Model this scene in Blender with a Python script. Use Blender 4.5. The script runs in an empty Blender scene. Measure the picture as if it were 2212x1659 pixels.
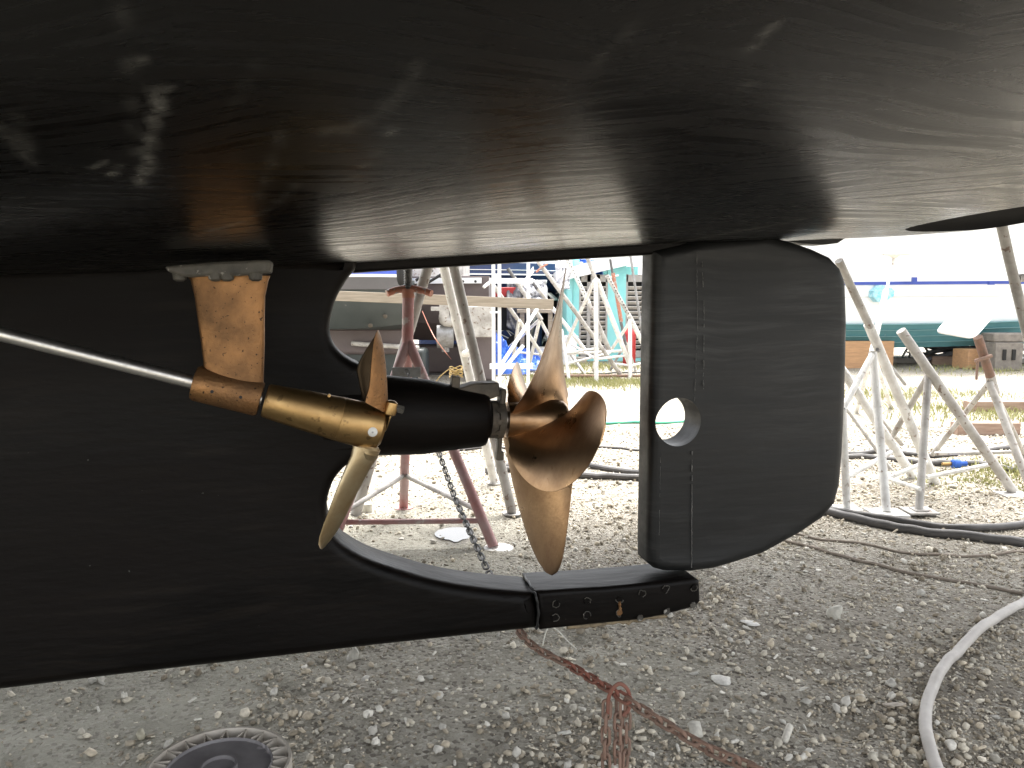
import bpy, bmesh, math, random
import numpy as np
from mathutils import Vector, Matrix
from mathutils.noise import noise as pnoise

random.seed(7); rng = np.random.default_rng(11)
R = math.radians
scene = bpy.context.scene
col = scene.collection

# ------------------------------------------------------------------ camera
CAM = Vector((0, 0, 1.1)); PITCH = math.atan(189 / 1720.4); F = 1720.4
cd = bpy.data.cameras.new('camera'); cam = bpy.data.objects.new('camera', cd); col.objects.link(cam)
cam.location = CAM; cam.rotation_euler = (math.pi / 2 - PITCH, 0, 0)
cd.sensor_width = 36; cd.lens = 28; cd.clip_start = .02; cd.clip_end = 1500
scene.camera = cam

# ------------------------------------------------------------------ light
w = bpy.data.worlds.new('World'); scene.world = w; w.use_nodes = True
nt = w.node_tree; nt.nodes.clear()
SUN_EL, SUN_AZ = R(68), R(15)            # azimuth from +Y towards +X
sky = nt.nodes.new('ShaderNodeTexSky'); sky.sky_type = 'NISHITA'; sky.sun_disc = False
sky.sun_elevation = SUN_EL; sky.sun_rotation = SUN_AZ; sky.air_density = 1.0; sky.dust_density = 4.0
hs = nt.nodes.new('ShaderNodeHueSaturation'); hs.inputs['Saturation'].default_value = .18
bg = nt.nodes.new('ShaderNodeBackground'); bg.inputs['Strength'].default_value = .15
out = nt.nodes.new('ShaderNodeOutputWorld')
nt.links.new(sky.outputs[0], hs.inputs['Color']); nt.links.new(hs.outputs[0], bg.inputs[0]); nt.links.new(bg.outputs[0], out.inputs[0])
sd = bpy.data.lights.new('sun', 'SUN'); sd.energy = 1.7; sd.angle = R(30); sd.color = (1, .96, .9)
so = bpy.data.objects.new('sun', sd); col.objects.link(so)
sv = Vector((math.sin(SUN_AZ) * math.cos(SUN_EL), math.cos(SUN_AZ) * math.cos(SUN_EL), math.sin(SUN_EL)))
so.rotation_euler = sv.to_track_quat('Z', 'Y').to_euler(); so.location = (0, 0, 20)
scene.view_settings.view_transform = 'Standard'; scene.view_settings.look = 'None'
scene.view_settings.exposure = 2.32; scene.view_settings.gamma = 1; scene.view_settings.use_curve_mapping = False
scene.cycles.max_bounces = 8; scene.cycles.diffuse_bounces = 5; scene.cycles.glossy_bounces = 4

# ------------------------------------------------------------------ where things stand
CP, SP = math.cos(PITCH), math.sin(PITCH)
def ray(x, y):
    cx, cy = (x - 1106) / F, (829.5 - y) / F
    return Vector((cx, CP + cy * SP, -SP + cy * CP))
def at(x, y, Y):                       # a point Y metres in front
    d = ray(x, y); return CAM + d * (Y / d.y)
def gr(x, y, z=0):                     # a point at height z
    d = ray(x, y); return CAM + d * ((z - CAM.z) / d.z)
YAW = R(13.5); A = Vector((math.cos(YAW), math.sin(YAW), 0)); N = Vector((math.sin(YAW), -math.cos(YAW), 0)); O = Vector((0, 2.078, 0))
Z = Vector((0, 0, 1))
def bp(x, y, wv):                      # a point on the boat's fore-and-aft plane, wv metres towards the near side
    d = ray(x, y); t = (wv - (CAM - O).dot(N)) / d.dot(N); return CAM + d * t
def sz(x, y, wv):
    p = bp(x, y, wv) - O; return p.dot(A), p.z
def bw(s, wv, z): return O + A * s + N * wv + Z * z

# ------------------------------------------------------------------ materials
MT = {}
def mat(name, c1, c2=None, rough=.6, rough2=None, metal=0, scale=8, bump=0, bscale=None, stretch=None, yaw=0, detail=5, spots=None, spot_scale=30, spot_amt=.62, coat=0, vcol=None, contrast=(.35, .65), ior=None, spec=None, scuff=None, scuff_sc=(1, 1, 5), scuff_at=.6):
    if name in MT: return MT[name]
    m = bpy.data.materials.new(name); m.use_nodes = True; t = m.node_tree; b = t.nodes['Principled BSDF']
    def n(k, **kw):
        x = t.nodes.new(k)
        for a_, v in kw.items(): setattr(x, a_, v)
        return x
    L = t.links.new
    tc = n('ShaderNodeTexCoord'); v = tc.outputs['Object']
    if yaw:
        r_ = n('ShaderNodeMapping'); r_.inputs['Rotation'].default_value = (0, 0, -yaw); L(v, r_.inputs['Vector']); v = r_.outputs[0]
    if stretch:
        r_ = n('ShaderNodeMapping'); r_.inputs['Scale'].default_value = stretch; L(v, r_.inputs['Vector']); v = r_.outputs[0]
    nz = n('ShaderNodeTexNoise'); nz.inputs['Scale'].default_value = scale; nz.inputs['Detail'].default_value = detail; nz.inputs['Roughness'].default_value = .6; L(v, nz.inputs['Vector'])
    cr = n('ShaderNodeMapRange'); cr.inputs['From Min'].default_value = contrast[0]; cr.inputs['From Max'].default_value = contrast[1]; L(nz.outputs['Fac'], cr.inputs['Value'])
    fac = cr.outputs[0]
    mx = n('ShaderNodeMix', data_type='RGBA'); mx.inputs[6].default_value = (*c1, 1); mx.inputs[7].default_value = (*(c2 or c1), 1); L(fac, mx.inputs[0])
    c = mx.outputs[2]
    if vcol:
        at_ = n('ShaderNodeAttribute', attribute_name=vcol[0]); m2 = n('ShaderNodeMix', data_type='RGBA'); L(at_.outputs['Fac'], m2.inputs[0]); L(c, m2.inputs[6]); m2.inputs[7].default_value = (*vcol[1], 1); c = m2.outputs[2]
    if spots:
        n2 = n('ShaderNodeTexNoise'); n2.inputs['Scale'].default_value = spot_scale; n2.inputs['Detail'].default_value = 4; L(tc.outputs['Object'], n2.inputs['Vector'])
        c2_ = n('ShaderNodeMapRange'); c2_.inputs['From Min'].default_value = spot_amt; c2_.inputs['From Max'].default_value = spot_amt + .04; L(n2.outputs['Fac'], c2_.inputs['Value'])
        m3 = n('ShaderNodeMix', data_type='RGBA'); L(c2_.outputs[0], m3.inputs[0]); L(c, m3.inputs[6]); m3.inputs[7].default_value = (*spots, 1); c = m3.outputs[2]
    if scuff:
        r1 = n('ShaderNodeMapping'); r1.inputs['Rotation'].default_value = (0, 0, -yaw); L(tc.outputs['Object'], r1.inputs['Vector'])
        wz = n('ShaderNodeTexNoise'); wz.inputs['Scale'].default_value = 2.2; L(r1.outputs[0], wz.inputs['Vector'])
        wa = n('ShaderNodeVectorMath', operation='MULTIPLY_ADD'); L(wz.outputs['Color'], wa.inputs[0]); wa.inputs[1].default_value = (.16, .1, .09); L(r1.outputs[0], wa.inputs[2])
        r2 = n('ShaderNodeMapping'); r2.inputs['Scale'].default_value = scuff_sc; L(wa.outputs[0], r2.inputs['Vector'])
        n5 = n('ShaderNodeTexNoise'); n5.inputs['Scale'].default_value = 1; n5.inputs['Detail'].default_value = 8; n5.inputs['Roughness'].default_value = .7; L(r2.outputs[0], n5.inputs['Vector'])
        n6 = n('ShaderNodeTexNoise'); n6.inputs['Scale'].default_value = 2.6; n6.inputs['Detail'].default_value = 4; L(r1.outputs[0], n6.inputs['Vector'])
        a5 = n('ShaderNodeMapRange'); a5.inputs['From Min'].default_value = scuff_at; a5.inputs['From Max'].default_value = scuff_at + .16; L(n5.outputs['Fac'], a5.inputs['Value'])
        a6 = n('ShaderNodeMapRange'); a6.inputs['From Min'].default_value = .42; a6.inputs['From Max'].default_value = .62; L(n6.outputs['Fac'], a6.inputs['Value'])
        a7 = n('ShaderNodeMath', operation='MULTIPLY'); L(a5.outputs[0], a7.inputs[0]); L(a6.outputs[0], a7.inputs[1])
        m5 = n('ShaderNodeMix', data_type='RGBA'); L(a7.outputs[0], m5.inputs[0]); L(c, m5.inputs[6]); m5.inputs[7].default_value = (*scuff, 1); c = m5.outputs[2]
    L(c, b.inputs['Base Color'])
    b.inputs['Metallic'].default_value = metal
    if ior: b.inputs['IOR'].default_value = ior
    if spec is not None: b.inputs['Specular IOR Level'].default_value = spec
    if coat: b.inputs['Coat Weight'].default_value = coat; b.inputs['Coat Roughness'].default_value = .1
    if rough2 is not None:
        rr = n('ShaderNodeMapRange'); rr.inputs['To Min'].default_value = rough; rr.inputs['To Max'].default_value = rough2; L(fac, rr.inputs['Value']); L(rr.outputs[0], b.inputs['Roughness'])
    else: b.inputs['Roughness'].default_value = rough
    if bump:
        nb = n('ShaderNodeTexNoise'); nb.inputs['Scale'].default_value = bscale or scale; nb.inputs['Detail'].default_value = 6; L(v, nb.inputs['Vector'])
        bn = n('ShaderNodeBump'); bn.inputs['Strength'].default_value = 1; bn.inputs['Distance'].default_value = bump; L(nb.outputs['Fac'], bn.inputs['Height']); L(bn.outputs[0], b.inputs['Normal'])
    MT[name] = m; return m

def hull_paint():
    """black antifouling put on by brush: crossing strokes in the sheen, fine grit, chalky scrapes from the 'scrape' attribute"""
    m = bpy.data.materials.new('hull_paint'); m.use_nodes = True; t = m.node_tree; b = t.nodes['Principled BSDF']; L = t.links.new
    tc = t.nodes.new('ShaderNodeTexCoord')
    rot = t.nodes.new('ShaderNodeMapping'); rot.inputs['Rotation'].default_value = (0, 0, -YAW); L(tc.outputs['Object'], rot.inputs['Vector'])
    # slow warp so that strokes fan and cross
    wn = t.nodes.new('ShaderNodeTexNoise'); wn.inputs['Scale'].default_value = 1.6; wn.inputs['Detail'].default_value = 1; L(rot.outputs[0], wn.inputs['Vector'])
    ws = t.nodes.new('ShaderNodeVectorMath'); ws.operation = 'MULTIPLY_ADD'; L(wn.outputs['Color'], ws.inputs[0]); ws.inputs[1].default_value = (.22, .16, .1); L(rot.outputs[0], ws.inputs[2])
    hs_ = []
    for k, (ang, sc) in enumerate((((R(-12)), (2.2, 60, 6)), ((R(16)), (2.6, 80, 6)))):
        r2 = t.nodes.new('ShaderNodeMapping'); r2.inputs['Rotation'].default_value = (0, 0, ang); L(ws.outputs[0], r2.inputs['Vector'])
        s2 = t.nodes.new('ShaderNodeMapping'); s2.inputs['Scale'].default_value = sc; L(r2.outputs[0], s2.inputs['Vector'])
        nn = t.nodes.new('ShaderNodeTexNoise'); nn.inputs['Scale'].default_value = 1; nn.inputs['Detail'].default_value = 3; nn.inputs['Roughness'].default_value = .6; L(s2.outputs[0], nn.inputs['Vector']); hs_.append(nn.outputs['Fac'])
    bl = t.nodes.new('ShaderNodeTexNoise'); bl.inputs['Scale'].default_value = 3.1; L(rot.outputs[0], bl.inputs['Vector'])
    blr = t.nodes.new('ShaderNodeMapRange'); blr.inputs['From Min'].default_value = .42; blr.inputs['From Max'].default_value = .58; L(bl.outputs['Fac'], blr.inputs['Value'])
    mxs = t.nodes.new('ShaderNodeMix'); L(blr.outputs[0], mxs.inputs[0]); L(hs_[0], mxs.inputs[2]); L(hs_[1], mxs.inputs[3])
    strokes = mxs.outputs[0]
    grit = t.nodes.new('ShaderNodeTexNoise'); grit.inputs['Scale'].default_value = 170; grit.inputs['Detail'].default_value = 3; L(rot.outputs[0], grit.inputs['Vector'])
    rr = t.nodes.new('ShaderNodeMapRange'); rr.inputs['From Min'].default_value = .36; rr.inputs['From Max'].default_value = .62; rr.inputs['To Min'].default_value = .19; rr.inputs['To Max'].default_value = .36; b.inputs['IOR'].default_value = 1.5; L(strokes, rr.inputs['Value'])
    L(rr.outputs[0], b.inputs['Roughness'])
    big = t.nodes.new('ShaderNodeTexNoise'); big.inputs['Scale'].default_value = 1.3; big.inputs['Detail'].default_value = 4; L(rot.outputs[0], big.inputs['Vector'])
    bc = t.nodes.new('ShaderNodeMix'); bc.data_type = 'RGBA'; bc.inputs[6].default_value = (.0014, .0014, .0012, 1); bc.inputs[7].default_value = (.0045, .0028, .0018, 1)
    br = t.nodes.new('ShaderNodeMapRange'); br.inputs['From Min'].default_value = .4; br.inputs['From Max'].default_value = .65; L(big.outputs['Fac'], br.inputs['Value']); L(br.outputs[0], bc.inputs[0])
    at_ = t.nodes.new('ShaderNodeAttribute'); at_.attribute_name = 'scrape'
    gm = t.nodes.new('ShaderNodeMath'); gm.operation = 'MULTIPLY'; gr_ = t.nodes.new('ShaderNodeMapRange'); gr_.inputs['From Min'].default_value = .35; gr_.inputs['From Max'].default_value = .6; L(grit.outputs['Fac'], gr_.inputs['Value']); 
    ga = t.nodes.new('ShaderNodeMapRange'); ga.inputs['To Min'].default_value = .45; L(gr_.outputs[0], ga.inputs['Value'])
    L(at_.outputs['Fac'], gm.inputs[0]); L(ga.outputs[0], gm.inputs[1])
    sc_ = t.nodes.new('ShaderNodeMix'); sc_.data_type = 'RGBA'; L(gm.outputs[0], sc_.inputs[0]); L(bc.outputs[2], sc_.inputs[6]); sc_.inputs[7].default_value = (.16, .155, .14, 1)
    L(sc_.outputs[2], b.inputs['Base Color'])
    b1 = t.nodes.new('ShaderNodeBump'); b1.inputs['Distance'].default_value = .0004; b1.inputs['Strength'].default_value = .8; L(strokes, b1.inputs['Height'])
    b2 = t.nodes.new('ShaderNodeBump'); b2.inputs['Distance'].default_value = .0003; b2.inputs['Strength'].default_value = .6; L(grit.outputs['Fac'], b2.inputs['Height']); L(b1.outputs[0], b2.inputs['Normal'])
    L(b2.outputs[0], b.inputs['Normal'])
    MT['hull_paint'] = m; return m
M_hull = hull_paint()
M_keel = mat('keel_black', (.0014, .0012, .0011), (.0052, .0036, .0028), rough=.38, rough2=.6, spec=.14, scuff=(.0105, .008, .006), scuff_sc=(2.5, 2.5, 30), scuff_at=.5, scale=3, bump=.0012, bscale=60, yaw=YAW, stretch=(.25, 1, 1), spots=(.12, .12, .11), spot_scale=90, spot_amt=.76)
M_rud = mat('rudder_black', (.0045, .0048, .005), (.009, .0095, .0095), rough=.42, rough2=.58, spec=.36, scuff=(.024, .025, .0245), scuff_sc=(3, 3, 55), scuff_at=.47, scale=12, bump=.0009, bscale=40, yaw=YAW, stretch=(.16, 1, 1.3), detail=3, vcol=('scrape', (.2, .2, .19)))
M_white_top = mat('white_gelcoat', (.7, .7, .68), (.76, .76, .74), rough=.25)
M_brz_strut = mat('bronze_strut', (.29, .15, .062), (.16, .09, .045), rough=.4, rough2=.62, metal=.85, scale=13, bump=.0012, bscale=170, detail=12, contrast=(.38, .72), spots=(.06, .035, .02), spot_scale=150, spot_amt=.64)
M_brz = mat('bronze_prop', (.42, .27, .15), (.24, .14, .075), rough=.24, rough2=.42, metal=1, scale=6, bump=.0004, bscale=120, spots=(.26, .15, .07), spot_scale=22, spot_amt=.66)
M_brz_gold = mat('bronze_gold', (.44, .29, .125), (.31, .195, .085), rough=.34, rough2=.48, metal=1, scale=11, bump=.0003, bscale=140, spots=(.24, .155, .07), spot_scale=55, spot_amt=.62)
M_brz_pale = mat('bronze_pale', (.48, .40, .26), (.34, .24, .12), rough=.3, rough2=.48, metal=.9, scale=9, bump=.0003, bscale=120)
M_steel = mat('shaft_steel', (.6, .58, .55), (.5, .48, .46), rough=.3, rough2=.42, metal=1, scale=60)
M_zinc = mat('anode_zinc', (.62, .62, .6), (.5, .5, .48), rough=.5, metal=.3, scale=60)
M_dirt = mat('weathered_bronze', (.07, .06, .048), (.15, .125, .095), rough=.55, rough2=.75, metal=.4, scale=26, bump=.003, bscale=60)
M_pad = mat('strut_pad', (.025, .022, .018), (.10, .092, .075), rough=.65, scale=18, bump=.004, bscale=38, spots=(.3, .28, .25), spot_scale=55, spot_amt=.62)
M_dark = mat('matte_black', (.008, .0075, .007), (.012, .011, .010), rough=.7, scale=10)
M_seam = mat('seam_black', (.003, .003, .003), (.006, .006, .006), rough=.5, scale=10)
M_wht = mat('white_paint_steel', (.72, .71, .68), (.5, .48, .45), rough=.5, rough2=.65, scale=11, bump=.001, bscale=60, spots=(.34, .29, .25), spot_scale=34, spot_amt=.64, contrast=(.45, .7))
M_wht2 = mat('white_paint_worn', (.52, .5, .47), (.27, .25, .225), rough=.55, scale=7, bump=.001, bscale=60, detail=9, spots=(.2, .15, .12), spot_scale=30, spot_amt=.62)
M_red = mat('red_oxide_steel', (.36, .14, .13), (.42, .30, .29), rough=.55, scale=7, bump=.001, bscale=60, spots=(.5, .42, .4), spot_scale=16, spot_amt=.62)
M_org = mat('orange_handle', (.48, .17, .10), (.34, .16, .11), rough=.55, scale=20, spots=(.4, .35, .32), spot_scale=30, spot_amt=.6)
M_rod = mat('threaded_rod', (.10, .10, .10), (.16, .155, .15), rough=.45, metal=.5, scale=30)
M_gsteel = mat('grey_galvanised', (.33, .33, .33), (.2, .19, .18), rough=.5, metal=.3, scale=16)
M_rust = mat('rusty_steel', (.21, .115, .08), (.15, .10, .075), rough=.8, scale=30, bump=.002, bscale=90)
M_rust_pale = mat('rusty_chain', (.27, .165, .12), (.22, .15, .115), rough=.85, scale=14, bump=.001, bscale=200)
M_rust_red = mat('rusty_chain_red', (.27, .095, .065), (.21, .11, .08), rough=.85, scale=20, bump=.001, bscale=200)
M_chain_shade = mat('shaded_chain', (.12, .12, .12), (.2, .19, .18), rough=.5, metal=.5, scale=20)  # dark grey puts the shade behind the keel into the link colour
M_wood = mat('timber_grey', (.34, .29, .23), (.24, .20, .15), rough=.8, scale=6, stretch=(.6, 8, 14), bump=.003, bscale=8)
M_wood_o = mat('timber_orange', (.52, .30, .15), (.40, .23, .12), rough=.75, scale=5, stretch=(1, 6, 9), bump=.003)
M_wood_b = mat('timber_brown', (.27, .18, .13), (.36, .26, .2), rough=.8, scale=7, stretch=(1, 6, 9), bump=.003)
M_conc = mat('concrete_block', (.24, .215, .185), (.17, .15, .13), rough=.9, scale=14, bump=.003)
M_kerb = mat('kerb_concrete', (.36, .33, .29), (.27, .25, .22), rough=.9, scale=6, bump=.004)
M_navy = mat('navy_paint', (.02, .035, .10), (.025, .045, .12), rough=.22, scale=3)
M_white = mat('white_paint', (.82, .83, .83), (.78, .79, .79), rough=.3, scale=3)
M_blue = mat('blue_stripe', (.03, .06, .30), (.035, .07, .33), rough=.35, scale=5)
M_tarp = mat('blue_tarp', (.008, .07, .38), (.012, .11, .48), rough=.45, scale=6, bump=.02, bscale=9)
M_grey_h = mat('grey_hull', (.105, .10, .105), (.125, .12, .122), rough=.4, scale=2.4, spots=(.2, .19, .18), spot_scale=12, spot_amt=.74)
M_green_h = mat('green_grey_hull', (.034, .042, .041), (.046, .054, .053), rough=.5, scale=3, spots=(.10, .10, .095), spot_scale=9, spot_amt=.72)
M_brown_h = mat('brown_grey_hull', (.10, .078, .078), (.125, .10, .098), rough=.55, scale=3)
M_teal = mat('teal_bottom', (.10, .26, .29), (.12, .295, .325), rough=.5, scale=4, spots=(.3, .38, .38), spot_scale=6, spot_amt=.74)
M_teal2 = mat('teal_wall', (.26, .66, .68), (.32, .72, .72), rough=.7, scale=3)
M_shut = mat('shutter_paint', (.66, .63, .58), (.58, .55, .52), rough=.6, scale=6)
M_shutf = mat('shutter_frame', (.36, .345, .33), (.42, .4, .38), rough=.6, scale=6)
M_sheet = mat('plastic_sheet', (.5, .5, .52), (.7, .7, .72), rough=.4, scale=5, bump=.03, bscale=6)
M_cgrey = mat('grey_cloth', (.10, .10, .11), (.17, .17, .18), rough=.8, scale=5, bump=.02)
M_redc = mat('red_paint', (.42, .02, .02), (.34, .02, .02), rough=.5, scale=5)
M_hose_b = mat('black_hose', (.05, .047, .045), (.09, .083, .078), rough=.55, scale=12)
M_hose_w = mat('white_hose', (.50, .47, .43), (.42, .39, .36), rough=.6, scale=14, bump=.001, bscale=80)
M_hose_g = mat('green_hose', (.05, .32, .19), (.06, .36, .22), rough=.5, scale=12)
M_rope = mat('old_rope', (.26, .22, .18), (.2, .165, .13), rough=.9, scale=40)
M_rope_y = mat('yellow_rope', (.55, .4, .15), (.5, .38, .2), rough=.9, scale=40)
M_pink = mat('red_wire', (.5, .2, .14), (.45, .2, .15), rough=.6, scale=30)
M_bucket = mat('bucket_grey', (.14, .13, .135), (.20, .19, .19), rough=.55, scale=16, spots=(.32, .3, .3), spot_scale=26, spot_amt=.62)
M_bucket2 = mat('bucket_rim', (.50, .46, .40), (.38, .34, .29), rough=.6, scale=20)
M_grass = mat('grass_blades', (.24, .25, .08), (.36, .34, .16), rough=.8, scale=4)
M_plastic = mat('clear_plastic', (.7, .68, .6), (.6, .58, .5), rough=.4, scale=5)

def stone_mat():
    m = bpy.data.materials.new('stones'); m.use_nodes = True; t = m.node_tree; b = t.nodes['Principled BSDF']
    a_ = t.nodes.new('ShaderNodeAttribute'); a_.attribute_name = 'tone'
    tc = t.nodes.new('ShaderNodeTexCoord'); nz = t.nodes.new('ShaderNodeTexNoise'); nz.inputs['Scale'].default_value = 120; nz.inputs['Detail'].default_value = 3
    t.links.new(tc.outputs['Object'], nz.inputs['Vector'])
    mr = t.nodes.new('ShaderNodeMapRange'); mr.inputs['To Min'].default_value = .65; mr.inputs['To Max'].default_value = 1.3; t.links.new(nz.outputs['Fac'], mr.inputs['Value'])
    vm = t.nodes.new('ShaderNodeVectorMath'); vm.operation = 'SCALE'; t.links.new(a_.outputs['Color'], vm.inputs[0]); t.links.new(mr.outputs[0], vm.inputs['Scale'])
    t.links.new(vm.outputs[0], b.inputs['Base Color']); b.inputs['Roughness'].default_value = .85
    return m
M_stone = stone_mat()

def ground_mat():
    m = bpy.data.materials.new('gravel_ground'); m.use_nodes = True; t = m.node_tree; b = t.nodes['Principled BSDF']; L = t.links.new
    tc = t.nodes.new('ShaderNodeTexCoord')
    def nz(s, d=5, r=.6):
        q = t.nodes.new('ShaderNodeTexNoise'); q.inputs['Scale'].default_value = s; q.inputs['Detail'].default_value = d; q.inputs['Roughness'].default_value = r; L(tc.outputs['Object'], q.inputs['Vector']); return q.outputs['Fac']
    def mr(v, a0, a1, b0=0, b1=1):
        q = t.nodes.new('ShaderNodeMapRange'); q.inputs['From Min'].default_value = a0; q.inputs['From Max'].default_value = a1; q.inputs['To Min'].default_value = b0; q.inputs['To Max'].default_value = b1; L(v, q.inputs['Value']); return q.outputs[0]
    def mix(f, a_, b_):
        q = t.nodes.new('ShaderNodeMix'); q.data_type = 'RGBA'; L(f, q.inputs[0])
        for i, c in ((6, a_), (7, b_)):
            if isinstance(c, tuple): q.inputs[i].default_value = (*c, 1)
            else: L(c, q.inputs[i])
        return q.outputs[2]
    mud = mix(mr(nz(3.5), .4, .62), (.34, .33, .265), (.47, .455, .375))
    brown = mix(mr(nz(5), .38, .62), (.26, .23, .18), (.38, .345, .285))
    at_ = t.nodes.new('ShaderNodeAttribute'); at_.attribute_name = 'gravel'
    c = mix(at_.outputs['Fac'], mud, brown)
    vor = t.nodes.new('ShaderNodeTexVoronoi'); vor.inputs['Scale'].default_value = 95; L(tc.outputs['Object'], vor.inputs['Vector'])
    sep = t.nodes.new('ShaderNodeSeparateColor'); L(vor.outputs['Color'], sep.inputs[0])
    def mul(a_, b_):
        q = t.nodes.new('ShaderNodeMath'); q.operation = 'MULTIPLY'; L(a_, q.inputs[0])
        if isinstance(b_, float): q.inputs[1].default_value = b_
        else: L(b_, q.inputs[1])
        return q.outputs[0]
    gm_ = mr(at_.outputs['Fac'], .1, .8, .25, 1)
    c = mix(mul(mr(sep.outputs[0], .78, .84), gm_), c, (.50, .47, .40))
    c = mix(mul(mr(sep.outputs[1], .84, .88), gm_), c, (.13, .11, .085))
    wet = t.nodes.new('ShaderNodeAttribute'); wet.attribute_name = 'wet'
    dk = t.nodes.new('ShaderNodeMix'); dk.data_type = 'RGBA'; dk.blend_type = 'MULTIPLY'; L(wet.outputs['Fac'], dk.inputs[0]); L(c, dk.inputs[6]); dk.inputs[7].default_value = (.5, .47, .43, 1)
    L(dk.outputs[2], b.inputs['Base Color'])
    L(mr(wet.outputs['Fac'], 0, 1, .9, .3), b.inputs['Roughness'])
    b1 = t.nodes.new('ShaderNodeBump'); b1.inputs['Distance'].default_value = .02; L(nz(38, 8, .75), b1.inputs['Height'])
    b2 = t.nodes.new('ShaderNodeBump'); b2.inputs['Distance'].default_value = .006; b2.invert = True; L(mul(vor.outputs['Distance'], gm_), b2.inputs['Height']); L(b1.outputs[0], b2.inputs['Normal'])
    L(b2.outputs[0], b.inputs['Normal']); return m
M_ground = ground_mat()

# ------------------------------------------------------------------ mesh helpers
OFF = {}
def tag(o, label=None, cat=None, group=None, kind=None):
    if label: o['label'] = label
    if cat: o['category'] = cat
    if group: o['group'] = group
    if kind: o['kind'] = kind
    return o
def root(name, loc, label, cat, group=None):
    o = bpy.data.objects.new(name, None); col.objects.link(o); o.location = loc; o.empty_display_size = .1
    OFF[o] = Vector(loc); return tag(o, label, cat, group)
def link_mesh(name, me, parent=None, world=True, loc=None):
    o = bpy.data.objects.new(name, me); col.objects.link(o)
    if parent is not None:
        o.parent = parent; OFF[o] = OFF[parent]
    else:
        OFF[o] = Vector(loc) if loc is not None else Vector((0, 0, 0)); o.location = OFF[o]
    if world and OFF[o].length > 0: me.transform(Matrix.Translation(-OFF[o]))
    return o
class MB:
    def __init__(s): s.v = []; s.f = []; s.mi = []
    def add(s, v, f, mi=0):
        b = len(s.v); s.v += [tuple(p) for p in v]; s.f += [tuple(i + b for i in q) for q in f]; s.mi += [mi] * len(f); return s
    def box(s, c, d, ax=None, mi=0):
        c = Vector(c); X, Y, Zz = ax or (Vector((1, 0, 0)), Vector((0, 1, 0)), Vector((0, 0, 1)))
        v = [c + X * (i * d[0] / 2) + Y * (j * d[1] / 2) + Zz * (k * d[2] / 2) for i in (-1, 1) for j in (-1, 1) for k in (-1, 1)]
        return s.add(v, [(0, 1, 3, 2), (4, 6, 7, 5), (0, 4, 5, 1), (2, 3, 7, 6), (0, 2, 6, 4), (1, 5, 7, 3)], mi)
    def loft(s, rings, caps=True, closed=True, mi=0):
        n = len(rings[0]); v = [p for r_ in rings for p in r_]; f = []
        for i in range(len(rings) - 1):
            for j in range(n if closed else n - 1):
                k = (j + 1) % n; f.append((i * n + j, i * n + k, (i + 1) * n + k, (i + 1) * n + j))
        if caps: f.append(tuple(range(n))[::-1]); f.append(tuple(range((len(rings) - 1) * n, len(rings) * n)))
        return s.add(v, f, mi)
    def lathe(s, p, ax, prof, n=24, mi=0):         # prof: (distance along ax, radius)
        p = Vector(p); ax = Vector(ax).normalized(); u = ax.orthogonal().normalized(); w_ = ax.cross(u)
        return s.loft([[p + ax * t_ + (u * math.cos(a_) + w_ * math.sin(a_)) * max(r_, 1e-4) for a_ in (2 * math.pi * k / n for k in range(n))] for t_, r_ in prof], mi=mi)
    def tube(s, pts, r, n=10, mi=0):
        pts = [Vector(p) for p in pts]; rings = []; u = None
        for i, p in enumerate(pts):
            d = (pts[min(i + 1, len(pts) - 1)] - pts[max(i - 1, 0)]).normalized()
            if u is None: u = d.orthogonal().normalized()
            u = (u - d * u.dot(d)).normalized(); w_ = d.cross(u); rr = r[i] if isinstance(r, (list, tuple)) else r
            rings.append([p + (u * math.cos(a_) + w_ * math.sin(a_)) * rr for a_ in (2 * math.pi * k / n for k in range(n))])
        return s.loft(rings, mi=mi)
    def mesh(s, name, mats, smooth=True, angle=35):
        me = bpy.data.meshes.new(name); me.from_pydata(s.v, [], s.f)
        for m in (mats if isinstance(mats, (list, tuple)) else [mats]): me.materials.append(m)
        if any(s.mi): me.polygons.foreach_set('material_index', s.mi)
        bm = bmesh.new(); bm.from_mesh(me); bmesh.ops.recalc_face_normals(bm, faces=bm.faces); bm.to_mesh(me); bm.free()
        if smooth:
            me.polygons.foreach_set('use_smooth', [True] * len(me.polygons)); me.set_sharp_from_angle(angle=R(angle))
        return me
    def build(s, name, mats, parent=None, smooth=True, angle=35, bevel=0, loc=None):
        o = link_mesh(name, s.mesh(name, mats, smooth, angle), parent, loc=loc)
        if bevel:
            b = o.modifiers.new('bevel', 'BEVEL'); b.width = bevel; b.segments = 2; b.limit_method = 'ANGLE'; b.angle_limit = R(40)
        return o
def smooth_path(pts, k=6):
    pts = [Vector(p) for p in pts]; o = []
    for i in range(len(pts) - 1):
        p0, p1, p2, p3 = pts[max(i - 1, 0)], pts[i], pts[i + 1], pts[min(i + 2, len(pts) - 1)]
        for j in range(k):
            t = j / k; o.append(.5 * ((2 * p1) + (p2 - p0) * t + (2 * p0 - 5 * p1 + 4 * p2 - p3) * t * t + (3 * p1 - p0 - 3 * p2 + p3) * t ** 3))
    o.append(pts[-1]); return o
def copy_tree(o, parent=None):
    c = o.copy(); col.objects.link(c)
    if parent is not None: c.parent = parent
    for ch in [x for x in KIDS.get(o, [])]: KIDS.setdefault(c, []).append(copy_tree(ch, c))
    return c
KIDS = {}
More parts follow.
